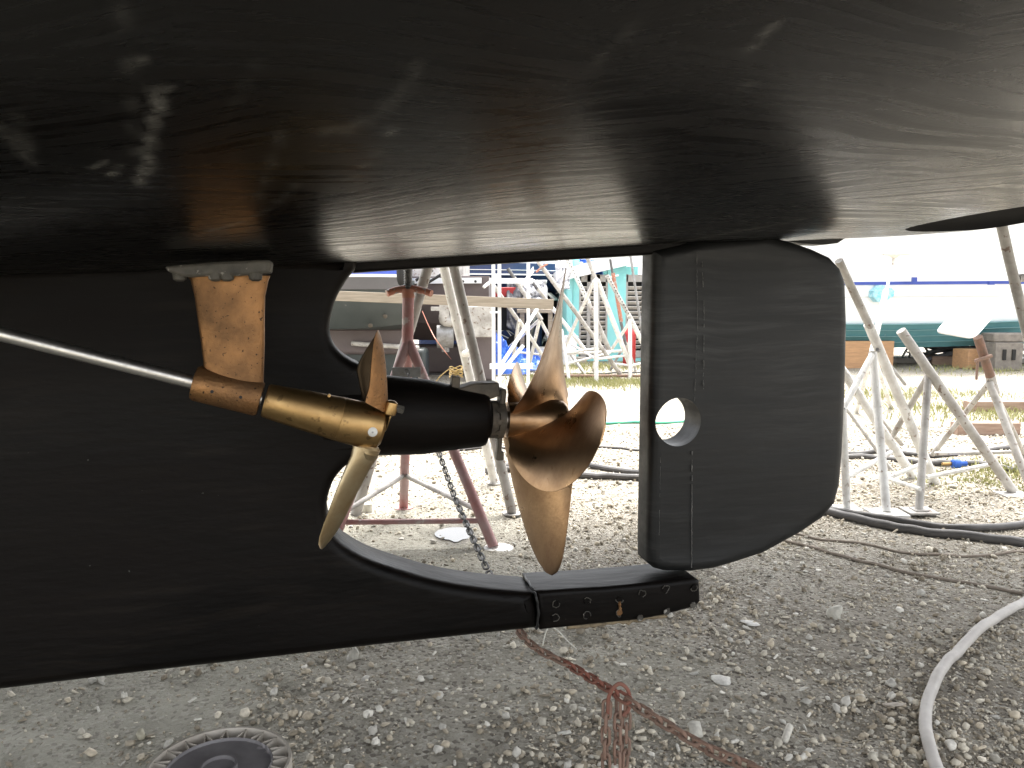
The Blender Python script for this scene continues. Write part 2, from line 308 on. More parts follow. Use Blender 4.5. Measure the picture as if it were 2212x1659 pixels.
def plate(outline, thick, taper, name, bevel, holes=(), grid=0):
    """solid of an outline in the boat's (s, z) plane, symmetric about the centreline, thickness scaled by taper(s, z)"""
    cu = bpy.data.curves.new(name, 'CURVE'); cu.dimensions = '2D'; cu.fill_mode = 'BOTH'; cu.resolution_u = 1
    for pl in (outline, *holes):
        sp = cu.splines.new('POLY'); sp.points.add(len(pl) - 1); sp.use_cyclic_u = True
        for q, (a_, b_) in zip(sp.points, pl): q.co = (a_, b_, 0, 1)
    cu.bevel_depth = bevel; cu.bevel_resolution = 4; cu.offset = -bevel; cu.extrude = thick / 2 - bevel
    ob = bpy.data.objects.new(name, cu); col.objects.link(ob)
    dg = bpy.context.evaluated_depsgraph_get(); me = bpy.data.meshes.new_from_object(ob.evaluated_get(dg))
    bpy.data.objects.remove(ob)
    bm = bmesh.new(); bm.from_mesh(me); bmesh.ops.remove_doubles(bm, verts=bm.verts, dist=1e-5)
    if grid:
        for s_ in np.arange(-6, 3, grid): bmesh.ops.bisect_plane(bm, geom=bm.verts[:] + bm.edges[:] + bm.faces[:], plane_co=(s_, 0, 0), plane_no=(1, 0, 0), dist=1e-6)
        for s_ in np.arange(.2, 1.3, grid): bmesh.ops.bisect_plane(bm, geom=bm.verts[:] + bm.edges[:] + bm.faces[:], plane_co=(0, s_, 0), plane_no=(0, 1, 0), dist=1e-6)
    bm.to_mesh(me); bm.free()
    me.name = name
    for v in me.vertices:
        s_, z_, w_ = v.co; v.co = bw(s_, w_ * taper(s_, z_), z_)
    return me
def finish(me, m, angle=40):
    me.materials.clear(); me.materials.append(m)
    me.polygons.foreach_set('use_smooth', [True] * len(me.polygons)); me.set_sharp_from_angle(angle=R(angle))
    bm = bmesh.new(); bm.from_mesh(me); bmesh.ops.recalc_face_normals(bm, faces=bm.faces); bm.to_mesh(me); bm.free(); return me

# ------------------------------------------------------------------ ground
def axis(lo, hi, st, far, gl=1.16):
    a_ = list(np.arange(lo, hi + 1e-6, st)); d = st; x = hi
    while x < far: d *= gl; x += d; a_.append(x)
    d = st; x = lo; b_ = []
    while x > -far: d *= gl; x -= d; b_.append(x)
    return np.array(b_[::-1] + a_)
PUD = gr(985, 1150)
def puddle_r(x, y):
    dx, dy = (x - PUD.x) / .065, (y - PUD.y) / .13
    return math.sqrt(dx * dx + dy * dy) + .35 * pnoise(Vector((x * 9, y * 9, 3)))
def gz(x, y):
    if abs(x) > 14 or y > 24 or y < -6: return 0
    h = .028 * pnoise(Vector((x * .9, y * .9, 0))) + .016 * pnoise(Vector((x * 3.7, y * 3.7, 5))) + .006 * pnoise(Vector((x * 11, y * 11, 9)))
    # heel marks and hollows pressed into the soft ground
    for (cx, cy, rx, ry, dpt) in HOL:
        q = ((x - cx) / rx) ** 2 + ((y - cy) / ry) ** 2
        if q < 4: h -= dpt * math.exp(-q * 1.6)
    r_ = puddle_r(x, y)
    if r_ < 1.6: h = h * min(1, max(0, r_ - .6)) - .012 * max(0, min(1, 1.5 - r_))
    return h
HOL = [(*gr(625, 1500)[:2], .11, .05, .018), (*gr(1240, 1385)[:2], .16, .07, .014), (*gr(1820, 1570)[:2], .12, .1, .02), (*gr(1700, 1520)[:2], .1, .06, .012)]
def gravelness(x, y):
    g = .58 + .42 * (x - .15 * (y - 2)) + .55 * pnoise(Vector((x * 1.3 + 4, y * 1.3, 2))) + .12 * pnoise(Vector((x * 5, y * 5, 7)))
    if y > 3: g += (y - 3) * .3
    return max(.3, min(1, g))
def make_ground():
    xs = axis(-2.2, 3.6, .028, 600); ys = axis(.9, 6.2, .028, 600)
    nx, ny = len(xs), len(ys); v = np.zeros((ny, nx, 3)); gvl = np.zeros(ny * nx); wt = np.zeros(ny * nx)
    k = 0
    for j, y in enumerate(ys):
        for i, x in enumerate(xs):
            v[j, i] = (x, y, gz(x, y)); gvl[k] = gravelness(x, y) if abs(x) < 30 and -10 < y < 40 else .8
            if abs(x) < 3 and 1 < y < 6: wt[k] = max(0, min(1, (1.9 - puddle_r(x, y)) / .9))
            k += 1
    idx = np.arange(nx * ny).reshape(ny, nx)
    q = np.stack([idx[:-1, :-1], idx[:-1, 1:], idx[1:, 1:], idx[1:, :-1]], -1).reshape(-1, 4)
    me = bpy.data.meshes.new('ground'); me.vertices.add(nx * ny); me.vertices.foreach_set('co', v.reshape(-1))
    me.loops.add(q.size); me.loops.foreach_set('vertex_index', q.reshape(-1)); me.polygons.add(len(q)); me.polygons.foreach_set('loop_start', np.arange(0, q.size, 4))
    me.polygons.foreach_set('use_smooth', [True] * len(q)); me.update(); me.materials.append(M_ground)
    for nm, arr in (('gravel', gvl), ('wet', wt)):
        a_ = me.attributes.new(nm, 'FLOAT', 'POINT'); a_.data.foreach_set('value', arr)
    o = link_mesh('ground', me); o['kind'] = 'structure'
make_ground()

def ico(sub):
    bm = bmesh.new(); bmesh.ops.create_icosphere(bm, subdivisions=sub, radius=1); v = np.array([p.co[:] for p in bm.verts]); f = np.array([[q.index for q in p.verts] for p in bm.faces]); bm.free(); return v, f
def rod(n=7):
    v = []; 
    for x, r_ in ((-1, .55), (-.85, .9), (.8, .95), (1, .6)):
        for k in range(n): a_ = 2 * math.pi * k / n; v.append((x, r_ * math.cos(a_), r_ * math.sin(a_)))
    f = []
    for i in range(3):
        for k in range(n): a_, b_, c, d = i * n + k, i * n + (k + 1) % n, (i + 1) * n + (k + 1) % n, (i + 1) * n + k; f += [(a_, b_, c), (a_, c, d)]
    for k in range(1, n - 1): f += [(0, k + 1, k), (3 * n, 3 * n + k, 3 * n + k + 1)]
    return np.array(v, float), np.array(f)
def stones(name, label, pts, size, kind_of, tones, sub=1, kind='stuff'):
    """many stones in one mesh; pts (n,2), size (n,), kind_of (n,) 0 lump 1 flake 2 rod"""
    ve, fe, ce = [], [], []; b = 0
    bases = [ico(sub), ico(sub), rod()]
    for i in range(len(pts)):
        k = kind_of[i]; bv, bf = bases[k]; s = size[i]
        sc = [(1, rng.uniform(.6, .95), rng.uniform(.5, .8)), (1, rng.uniform(.6, .9), rng.uniform(.13, .25)), (1, .32, .32)][k]
        v = bv * sc * s
        v = v * (1 + rng.normal(0, .2 if k < 2 else .06, (len(v), 1)))
        th = rng.uniform(0, 6.28); ti = rng.normal(0, .25 if k else .6); c_, s_ = math.cos(ti), math.sin(ti)
        v = v @ np.array([[c_, 0, s_], [0, 1, 0], [-s_, 0, c_]]).T; c_, s_ = math.cos(th), math.sin(th)
        v = v @ np.array([[c_, -s_, 0], [s_, c_, 0], [0, 0, 1]]).T
        x, y = pts[i]; hz = -v[:, 2].min()
        v += (x, y, gz(x, y) + hz * rng.uniform(.35, .85))
        ve.append(v); fe.append(bf + b); b += len(v); ce.append(np.tile([*tones[i], 1], (len(v), 1)))
    v = np.concatenate(ve); f = np.concatenate(fe); c = np.concatenate(ce)
    me = bpy.data.meshes.new(name); me.vertices.add(len(v)); me.vertices.foreach_set('co', v.reshape(-1)); me.loops.add(f.size); me.loops.foreach_set('vertex_index', f.reshape(-1).astype(np.int32))
    me.polygons.add(len(f)); me.polygons.foreach_set('loop_start', np.arange(0, f.size, 3)); me.update()
    a_ = me.attributes.new('tone', 'FLOAT_COLOR', 'POINT'); a_.data.foreach_set('color', c.reshape(-1)); me.materials.append(M_stone)
    o = link_mesh(name, me); tag(o, label, kind=kind); return o
def tone(n):
    base = np.array([(.58, .54, .46), (.45, .40, .32), (.33, .29, .225), (.23, .20, .155), (.40, .38, .33)])
    base = base * np.array([1.06, 1.04, 1.0]); c = base[rng.choice(5, n, p=[.27, .25, .20, .14, .14])]; return c * rng.uniform(.8, 1.2, (n, 1))
def scatter():
    P_, S_ = [], []
    n = 0
    while n < 48000:
        Y = 1.25 + 5.5 * rng.random() ** 1.8; X = rng.uniform(-.75, .75) * Y
        g = gravelness(X, Y); cl = .5 + .9 * pnoise(Vector((X * 2.4, Y * 2.4, 20)))
        if rng.random() > (.16 + .75 * g * g + .25 * max(0, cl - .5)) * (.3 + 1.2 * max(0, cl) ** 1.6): continue
        if puddle_r(X, Y) < 1.0: continue
        P_.append((X, Y)); S_.append(.0018 + .003 * rng.random() + .011 * rng.random() ** 8 + .0012 * max(0, Y - 3)); n += 1
    kd = rng.choice(3, n, p=[.62, .26, .12]); stones('gravel', 'pale grey and beige gravel with shell bits strewn over the yard', P_, S_, kd, tone(n), 1 if False else 1)
# icosphere(1) has 12 verts / 20 faces
scatter()
def chips():
    P_, S_ = [], []; n = 0
    while n < 520:
        Y = 1.4 + 3.2 * rng.random() ** 1.5; X = rng.uniform(-.6, .72) * Y
        if rng.random() > .3 + .6 * gravelness(X, Y) or puddle_r(X, Y) < 1.1: continue
        P_.append((X, Y)); S_.append(rng.uniform(.006, .015)); n += 1
    kd = rng.choice(3, n, p=[.4, .35, .25]); t = np.array([(.68, .65, .58)]) * rng.uniform(.6, 1.15, (n, 1))
    stones('coral_rubble', 'larger pale coral and shell fragments among the gravel', P_, S_, kd, t, 2)
chips()
def lone_stone(x, y, s, k, name, label, t=(.5, .48, .42)):
    p = gr(x, y); ob = stones(name, label, [(p.x, p.y)], [s], [k], [t], 2, kind='thing'); ob['category'] = 'stone'
    if 'kind' in ob: del ob['kind']
for a_ in ((1802, 1342, .030, 0, 'stone', 'chunky pale stone lying between the rudder and the grey hose'),
           (766, 1420, .024, 0, 'stone', 'pale angular stone just below the keel bottom edge'),
           (1560, 1470, .032, 1, 'stone', 'flat white stone slab right of the hanging chain strands', (.62, .6, .55)),
           (1500, 1590, .024, 0, 'stone', 'rough pale lump of coral lying right under the rusty chain'),
           (1700, 1600, .030, 2, 'stone', 'white stick of broken coral between rusty chain and grey hose', (.6, .57, .5)),
           (1255, 1360, .022, 0, 'stone', 'brown stone in the muddy patch under the shoe', (.3, .26, .2)),
           (1620, 1350, .03, 1, 'stone', 'white crushed shell heap right of the shoe end', (.72, .7, .66)),
           (1930, 1525, .030, 1, 'stone', 'flat beige stone left of the thick grey hose', (.45, .4, .34)),
           (305, 1588, .016, 0, 'stone', 'round pale pebble beyond the upturned bucket', (.42, .39, .3)),
           (1218, 1590, .018, 2, 'stone', 'small white coral stick left of the hanging chain strands', (.6, .58, .52))): lone_stone(*a_)

# puddle
def puddle():
    mw = bpy.data.materials.new('puddle_water'); mw.use_nodes = True; b = mw.node_tree.nodes['Principled BSDF']
    b.inputs['Base Color'].default_value = (.05, .045, .035, 1); b.inputs['Roughness'].default_value = .09; b.inputs['Specular IOR Level'].default_value = .5
    m = MB(); n = 48; ring = []
    for k in range(n):
        a_ = 2 * math.pi * k / n; r_ = .1
        while r_ < .6:
            if puddle_r(PUD.x + r_ * math.cos(a_), PUD.y + r_ * math.sin(a_)) > .82: break
            r_ += .01
        ring.append(Vector((PUD.x + r_ * math.cos(a_), PUD.y + r_ * math.sin(a_), -.0045)))
    m.add([Vector((PUD.x, PUD.y, -.0045))] + ring, [(0, 1 + k, 1 + (k + 1) % n) for k in range(n)])
    o = m.build('puddle_water', mw); tag(o, kind='structure')
puddle()

# ------------------------------------------------------------------ the black motor yacht
yacht = root('motor_yacht', (O.x, O.y, 0), 'black bottomed motor yacht on the hard seen from underneath', 'boat')
ZC = sorted(sz(x, y, 0) for x, y in ((-500, 612), (0, 601), (350, 590), (773, 571), (1388, 532), (1640, 520), (1822, 511), (1981, 505), (2110, 499), (2212, 478), (2400, 438)))
_fs = np.linspace(-9, 5, 1401); _fz = np.interp(_fs, [p[0] for p in ZC], [p[1] for p in ZC]); _fz[_fs > ZC[-1][0]] += (_fs[_fs > ZC[-1][0]] - ZC[-1][0]) * .12
_k = np.exp(-np.linspace(-2, 2, 31) ** 2); _k /= _k.sum(); _fz = np.convolve(np.pad(_fz, 15, 'edge'), _k, 'valid')
def zc(s): return float(np.interp(s, _fs, _fz))
def fw(w_):
    w_ = abs(w_); q = max(0, w_ - .2); return .02 * w_ + .12 * q * q
def beam(s):
    if s < -2: return max(.03, 1 - ((-2 - s) / 5.2) ** 2)
    return 1 - .018 * max(0, s - .5) ** 2
STROKES = [  # pixel path, half width, strength
    ([(272, 0), (285, 50), (300, 100), (305, 150), (318, 190)], 3.5, .35), ([(262, 20), (275, 120), (285, 210), (290, 330)], 12, .12),
    ([(322, 198), (350, 196), (384, 204)], 6, .7), ([(345, 205), (342, 235), (330, 265), (322, 310), (322, 350), (305, 385)], 13, .75), ([(235, 352), (252, 365), (240, 383)], 6, .6),
    ([(205, 360), (236, 350)], 5, .35), ([(-10, 270), (30, 320), (70, 345)], 12, .22), ([(30, 250), (65, 330)], 14, .16), ([(765, 382), (800, 350), (835, 300), (868, 245)], 3, .35),
    ([(450, 500), (500, 487), (560, 465), (600, 440), (640, 400)], 3, .3), ([(555, 430), (590, 350), (612, 260)], 8, .12), ([(690, 285), (750, 280), (800, 250)], 9, .16), ([(800, 260), (870, 200), (905, 140)], 14, .12),
    ([(1122, 412), (1118, 392), (1135, 372), (1150, 352)], 5, .22), ([(1607, 112), (1640, 85), (1705, 30)], 4, .3), ([(1610, 110), (1632, 92)], 8, .3), ([(1250, 170), (1330, 95), (1420, 0)], 9, .10),
    ([(1298, 289), (1312, 286)], 3, 1.2), ([(1614, 181), (1618, 180)], 3.2, 1.2), ([(1670, 150), (1673, 148)], 2.5, .8), ([(787, 357), (794, 356)], 3, 1.3), ([(560, 130), (500, 240)], 10, .08),
    ([(1390, 538), (1480, 520), (1600, 500), (1750, 470)], 2.2, .22), ([(330, 577), (420, 560)], 3, .1), ([(600, 560), (560, 570)], 4, .1), ([(1070, 440), (1020, 470)], 4, .08)]
def project(v):
    p = v - np.array([0, 0, 1.1]); yc = p[:, 1] * SP + p[:, 2] * CP; zc_ = p[:, 1] * CP - p[:, 2] * SP
    zc_ = np.where(zc_ < .05, np.nan, zc_); return 1106 + p[:, 0] / zc_ * F, 829.5 - yc / zc_ * F
def scrape(v, strokes):
    px, py = project(v); out_ = np.zeros(len(v))
    jit = np.array([pnoise(Vector((a_[0] * 30, a_[1] * 30, a_[2] * 30))) for a_ in v])
    jit2 = np.array([pnoise(Vector((a_[0] * 90, a_[1] * 90, a_[2] * 90))) for a_ in v])
    for path, hw, st in strokes:
        d = np.full(len(v), 1e9)
        for (x0, y0), (x1, y1) in zip(path, path[1:]):
            L2 = (x1 - x0) ** 2 + (y1 - y0) ** 2; t = np.clip(((px - x0) * (x1 - x0) + (py - y0) * (y1 - y0)) / L2, 0, 1)
            d = np.fmin(d, np.hypot(px - x0 - t * (x1 - x0), py - y0 - t * (y1 - y0)))
        out_ = np.fmax(out_, min(1, st * 1.7) * np.clip(1.2 - d / hw + jit * .6 + jit2 * .5, 0, 1))
    return np.nan_to_num(out_)
def make_hull():
    ss = np.concatenate([np.arange(-7.1, -1.3, .15), np.arange(-1.3, 2.6, .0125), np.arange(2.6, 3.3, .1)])
    ww = np.concatenate([np.arange(0, 1.5, .0125), np.arange(1.5, 2.05, .06)])
    sec = [(w_, fw(w_)) for w_ in ww]
    w0, z0 = sec[-1]; sl = math.atan(.02 + .24 * (w0 - .2)); r_ = .42
    for k in range(1, 9):
        a_ = sl + (math.pi / 2 - sl) * k / 8; sec.append((w0 + r_ * (math.sin(a_) - math.sin(sl)), z0 + r_ * (math.cos(sl) - math.cos(a_))))
    wl, zl = sec[-1]; sec += [(wl + .02, zl + .35), (wl + .06, zl + .9), (wl + .05, zl + 1.5), (wl - .12, zl + 1.52), (0, zl + 1.6)]
    cross = [(-a_, b_) for a_, b_ in sec[::-1][1:]] + sec[1:]     # far side ... near side, deck centre not doubled
    far = [(-a_, b_) for a_, b_ in sec if not (1e-6 < a_ < 1.49 and int(round(a_ / .0125)) % 10)]   # far side is coarse
    cross = far[::-1] + sec[1:]; m = len(cross); v = []
    for s in ss:
        bs = beam(s); z0_ = zc(s)
        for w_, z_ in cross:
            v.append(bw(s, w_ * (bs if abs(w_) > .0 else 1), z0_ + z_ * (.65 + .35 * bs)))
    v = np.array([p[:] for p in v]); n = len(ss); f = []; mi = []
    idx = np.arange(n * m).reshape(n, m)
    q = np.stack([idx[:-1, :-1], idx[:-1, 1:], idx[1:, 1:], idx[1:, :-1]], -1).reshape(-1, 4)
    faces = [tuple(int(i) for i in r__) for r__ in q] + [tuple(int(i) for i in idx[-1]), tuple(int(i) for i in idx[0][::-1])]
    me = bpy.data.meshes.new('hull'); me.from_pydata(v.tolist(), [], faces)
    bm = bmesh.new(); bm.from_mesh(me); bmesh.ops.remove_doubles(bm, verts=bm.verts, dist=1e-5); bmesh.ops.recalc_face_normals(bm, faces=bm.faces); bm.to_mesh(me); bm.free()
    return me
me = make_hull(); me.materials.append(M_hull); me.materials.append(M_white_top)
# exhaust recess cut into the bottom near the stern
c0 = (bp(2150, 462, .18)); cut = MB()
rx = .30; axs = A; rings = []
bmc = bmesh.new(); bmesh.ops.create_uvsphere(bmc, u_segments=40, v_segments=20, radius=1)
cme = bpy.data.meshes.new('cut'); bmc.to_mesh(cme); bmc.free()
cob = bpy.data.objects.new('cut', cme); col.objects.link(cob)
pL, pR = bp(2000, 478, .34), bp(2560, 410, .36); mid = (pL + pR) / 2; ax_ = (pR - pL); LL = ax_.length
B3 = Matrix((ax_.normalized(), N, Z)).transposed(); cob.matrix_world = Matrix.Translation((mid.x, mid.y, zc((mid - O).dot(A)) + fw(.34) + .03)) @ B3.to_4x4() @ Matrix.Diagonal((LL / 2, .32, .13, 1))
me.materials.append(M_dark)
hob = link_mesh('hull', me, yacht)
cme.materials.append(M_dark)
cob.matrix_world = Matrix.Translation(-Vector((O.x, O.y, 0))) @ cob.matrix_world @ Matrix.Identity(4)
hob_tmp = bpy.data.objects.new('tmp', me); col.objects.link(hob_tmp)
bo = hob_tmp.modifiers.new('b', 'BOOLEAN'); bo.operation = 'DIFFERENCE'; bo.object = cob; bo.solver = 'EXACT'; bo.material_mode = 'TRANSFER'
dg = bpy.context.evaluated_depsgraph_get(); dg.update(); me2 = bpy.data.meshes.new_from_object(hob_tmp.evaluated_get(dg))
bpy.data.objects.remove(hob_tmp); bpy.data.objects.remove(cob)
if len(me2.polygons) > 1000: hob.data = me2; me2.name = 'hull'
me = hob.data
me.polygons.foreach_set('use_smooth', [True] * len(me.polygons)); me.set_sharp_from_angle(angle=R(50))
co = np.zeros(len(me.vertices) * 3); me.vertices.foreach_get('co', co); co = co.reshape(-1, 3) + np.array([O.x, O.y, 0])
a_ = me.attributes.new('scrape', 'FLOAT', 'POINT'); a_.data.foreach_set('value', scrape(co, STROKES))
for p in me.polygons:
    if p.material_index == 0 and p.center.z > 2.05: p.material_index = 1

# keel with the propeller aperture
T0 = .16
KO = [(773, 560), (766, 583), (752, 600), (728, 640), (716, 680), (712, 710), (718, 738), (735, 762), (760, 780), (780, 792), (800, 835),
      (800, 950), (785, 982), (770, 991), (745, 1008), (722, 1035), (709, 1070), (706, 1100), (711, 1130), (722, 1155), (752, 1182), (800, 1208), (870, 1232), (960, 1256), (1060, 1271), (1150, 1278)]
def dens(pts): return [tuple(p[:2]) for p in smooth_path([(a_, b_, 0) for a_, b_ in pts], 4)]
ko = [sz(x, y, .06) for x, y in dens(KO)]
bot = [sz(x, y, .08) for x, y in ((1164, 1362), (900, 1391), (600, 1422), (300, 1452), (0, 1484))]
s_l, z_l = bot[-1]
outl = ko + [sz(1152, 1290, .07), sz(1160, 1320, .07)] + bot + [(-3.2, z_l + .0), (-5.2, z_l + .15), (-5.8, .6), (-6.2, zc(-6.2) + .06)] + [(s, zc(s) + .025) for s in np.arange(-6, sz(773, 571, 0)[0], .3)]
def ktap(s, z):
    t = 1 + max(0, min(1, (-.35 - s) / 2.4)) * 1.3
    return t * (1 if s > -4 else max(.1, 1 - (-4 - s) / 2.4))
me = finish(plate(outl, T0, ktap, 'keel', .028, grid=.12), M_keel); keel = link_mesh('keel', me, yacht)
# deadwood strip above the aperture
dw = [sz(*p, .03) for p in ((765, 589), (900, 580), (1150, 565), (1388, 551), (1480, 545))] + [(s, zc(s) + .03) for s in (sz(1480, 530, 0)[0], sz(1200, 530, 0)[0], sz(900, 530, 0)[0], sz(740, 530, 0)[0])]
link_mesh('deadwood', finish(plate(dw, .07, lambda s, z: 1, 'deadwood', .008), M_keel), yacht)
# shoe
SO_ = [(1158, 1279), (1230, 1274), (1300, 1270), (1380, 1263), (1440, 1257), (1503, 1250), (1513, 1256), (1515, 1300), (1506, 1312), (1440, 1330), (1385, 1341), (1280, 1351), (1168, 1363), (1163, 1320)]
so_ = [sz(x, y, .08) for x, y in SO_]
shoe = link_mesh('keel_shoe', finish(plate(so_, .161, lambda s, z: 1, 'keel_shoe', .014), M_keel), yacht)
# ragged sealant seam between keel and shoe
m = MB()
sp = [bp(x, y, w_) for x, y, w_ in ((1133, 1243, -.05), (1143, 1262, .03), (1153, 1276, .066), (1158, 1290, .083), (1163, 1318, .0855), (1162, 1345, .0855), (1160, 1358, .084))]
pts = smooth_path(sp, 4); pts = [p + Vector((random.gauss(0, .0014), 0, random.gauss(0, .0014))) for p in pts]
m.tube(pts, [.0022 + .002 * random.random() for _ in pts], 8); m.build('sealant_seam', M_seam, shoe)
# bolts with chipped paint rings
for i, (x, y) in enumerate(((1200, 1303), (1198, 1333), (1267, 1297), (1267, 1327), (1337, 1294), (1337, 1322), (1386, 1281), (1382, 1334), (1436, 1271), (1440, 1320), (1498, 1268), (1496, 1307))):
    p = bp(x, y, .079); m = MB(); m.lathe(p, N, [(-.01, .0095), (.004, .0095), (.0052, .0086)], 6); mm = M_zinc if i in (7, 9, 11) else M_keel
    bo_ = m.build('bolt', M_brz_strut if i == 5 else (M_pad if i in (7, 9, 11) else M_keel), shoe, smooth=False)
    m = MB(); a0 = random.uniform(0, 6); n = 20; rg = []
    pts = [p + N * .0052 + (A * math.cos(a0 + t * .3) + Z * math.sin(a0 + t * .3)) * (.0098 + random.gauss(0, .0011)) for t in range(random.randint(11, 18))]
    m.tube(pts, .0011, 5); m.build('chipped_ring', M_pad, bo_)
m = MB(); pts = [bp(1338 + random.gauss(0, 1), y, .0835) for y in range(1299, 1320, 3)]
m.tube(pts, [.004, .003, .0045, .0038, .003, .0042, .005], 6); m.build('rust_streak', M_brz_strut, shoe)
# worn mucky lower edge of the shoe
m = MB(); pts = smooth_path([bp(x, y, .068) for x, y in ((1225, 1355), (1290, 1349), (1340, 1343), (1385, 1338), (1440, 1328))], 8)
m.tube([p + Vector((0, random.gauss(0, .001), random.gauss(0, .0016))) for p in pts], [.004 + .004 * random.random() for _ in pts], 7); m.build('worn_edge', mat('worn_primer', (.26, .20, .12), (.14, .11, .07), rough=.8, scale=40), shoe)
m = MB(); m.box(bp(1405, 1245, .0) + Z * -.004, (.05, .07, .02), (A, N, Z)); m.build('rudder_bearing', M_pad, shoe, bevel=.006)
# paint drip scrapes on the keel
# stern tube bossing
c1, c2 = bp(700, 892, 0), bp(1052, 905, 0); axb = (c2 - c1); lb = axb.length; axb.normalize()
r1 = .101; r2 = .074
boss = MB().lathe(c1, axb, [(0, r1), (lb * .35, r1 + .001), (lb * .6, r1 - .004), (lb * .85, r2 + .006), (lb * .96, r2), (lb * .99, r2 - .005), (lb, r2 - .016)], 48).build('stern_tube', M_keel, yacht, angle=50)
# rope cutter and clamp on the shaft between bossing and propeller
up = (Z - axb * Z.dot(axb)).normalized(); nr = axb.cross(up)
def shaft_pt(x, w_=0): 
    p = bp(x, 905, w_); return c1 + axb * (p - c1).dot(axb)
main_sh = MB().lathe(shaft_pt(1040), axb, [(0, .024), ((shaft_pt(1236) - shaft_pt(1040)).length, .024)], 20).build('main_shaft', M_steel, yacht)
cut_ = MB(); L_ = (shaft_pt(1086) - shaft_pt(1056)).length
cut_.lathe(shaft_pt(1056), axb, [(0, .045), (.001, .050), (L_ * .45, .050), (L_ * .5, .046), (L_ * .55, .051), (L_, .050), (L_ + .001, .03)], 32)
rc = cut_.build('rope_cutter', M_dirt, yacht)
p = shaft_pt(1080)
MB().box(p - up * .068 + N * .012, (.012, .022, .05), (axb, nr, up)).box(p - up * .094 + N * .012 + axb * .003, (.02, .022, .024), (axb, nr, up)).build('cutter_blade', M_dirt, rc, bevel=.004)
MB().box(p + up * .058, (.014, .05, .05), (axb, nr, up)).build('cutter_stop', M_dirt, rc, bevel=.004)
for k in (-.6, .0, .6): MB().lathe(shaft_pt(1070) + (up * math.sin(k) - nr * 0 + N * math.cos(k)) * .047, up * math.sin(k) + N * math.cos(k), [(0, .007), (.0055, .007)], 6).build('cutter_bolt', M_dirt, rc, smooth=False)
q = [bp(x, y, .0) for x, y in ((982, 838), (1020, 826), (1073, 824), (1076, 852), (1048, 862), (1000, 850))]
m = MB(); m.loft([[v + N * .03 for v in q], [v - N * .03 for v in q]]); m.build('anti_rope_bracket', M_dirt, rc, bevel=.004)
m = MB(); m.box(bp(983, 826, .01), (.022, .03, .03), (axb, nr, up)); m.box(bp(979, 820, .01), (.012, .02, .022), (axb, nr, up)); m.build('bracket_bolt', M_dirt, rc, bevel=.003)

# main propeller: hub and four blades
prop_c = shaft_pt(1168)
hub = MB().lathe(shaft_pt(1093), axb, [(0, .026), (.0005, .046), (.03, .0475), (.055, .0490), (.075, .054), (.115, .060), (.148, .0585), (.160, .05), (.1605, .02)], 40).build('main_propeller', M_brz, yacht)
L_ = (shaft_pt(1093) - shaft_pt(1223)).length
MB().lathe(shaft_pt(1223), axb, [(0, .03), (.022, .03), (.023, .022), (.045, .02)], 6).build('propeller_nut', M_gsteel, hub, smooth=False)
RP = .408; PITCHP = .60; RAKE = .022; PH = R(12)
axp = (Matrix.Rotation(R(-3), 3, 'Z') @ axb).normalized(); upp = (Z - axp * Z.dot(axp)).normalized(); np_ = -axp.cross(upp); np_ = np_ if np_.y < 0 else -np_
def blade(theta0):
    nr_, nc = 26, 17; fr, bk = [], []
    for i in range(nr_):
        f_ = i / (nr_ - 1); f_ = f_ ** .9; r_ = .035 + (RP - .035) * f_
        x = r_ / RP
        ch = .285 * (max(0, 1 - ((x - .52) / .485) ** 2) ** .5 if x > .52 else (1 - ((.52 - x) / .75) ** 2)) 
        ch = max(ch, .02); ch = ch if x > .2 else ch * (.92 + .2 * (.2 - x))
        skew = .125 * (x ** 2.4) ; th = .019 * (1 - x) ** 1.0 + .0035
        phi = math.atan2(PITCHP / (2 * math.pi), r_)
        ra, rb = [], []
        for j in range(nc):
            c_ = (j / (nc - 1) - .5); cc = c_ * ch - skew
            ang = cc * math.cos(phi) / r_; xa = -cc * math.sin(phi) + RAKE * x * x - .005
            if abs(ang) > 1.1: ang = math.copysign(1.1, ang)
            t = th * math.sqrt(max(0, 1 - (2 * c_) ** 2)) * .5 + .0009
            th_ = theta0 + ang
            e = upp * math.cos(th_) + np_ * math.sin(th_); tg = -upp * math.sin(th_) + np_ * math.cos(th_)
            nrm = (axp * math.cos(phi) + tg * math.sin(phi)).normalized()
            base = prop_c + e * r_ + axp * xa
            ra.append(base + nrm * t); rb.append(base - nrm * t * .6)
        fr.append(ra + rb[::-1])
    return MB().loft(fr)
for k in range(4):
    blade(PH + k * math.pi / 2).build('blade', M_brz, hub, angle=60)

# rudder
RO = [(1395, 540), (1500, 520), (1640, 508), (1700, 523), (1745, 538), (1785, 556), (1808, 580), (1820, 610), (1823, 700), (1820, 850), (1814, 980), (1808, 1045), (1797, 1085), (1770, 1116), (1720, 1148), (1640, 1190), (1580, 1216), (1540, 1227), (1490, 1233), (1440, 1238), (1420, 1233), (1403, 1218), (1397, 1180), (1394, 1000)]
WR = .054
ro = [sz(x, y, WR if x < 1480 else (.03 if x < 1600 else .008)) for x, y in RO]
LEAD = sz(1432, 900, WR)[0] - .032; ro = [(max(a_, LEAD) if i not in range(0, 1) else LEAD, b_) for i, (a_, b_) in enumerate(ro)]
hc = sz(1467, 912, WR); hr = .0665
def rtap(s, z):
    f_ = (s - LEAD) / .9; return 1.0 if f_ < .2 else 1 - (f_ - .2) * .9
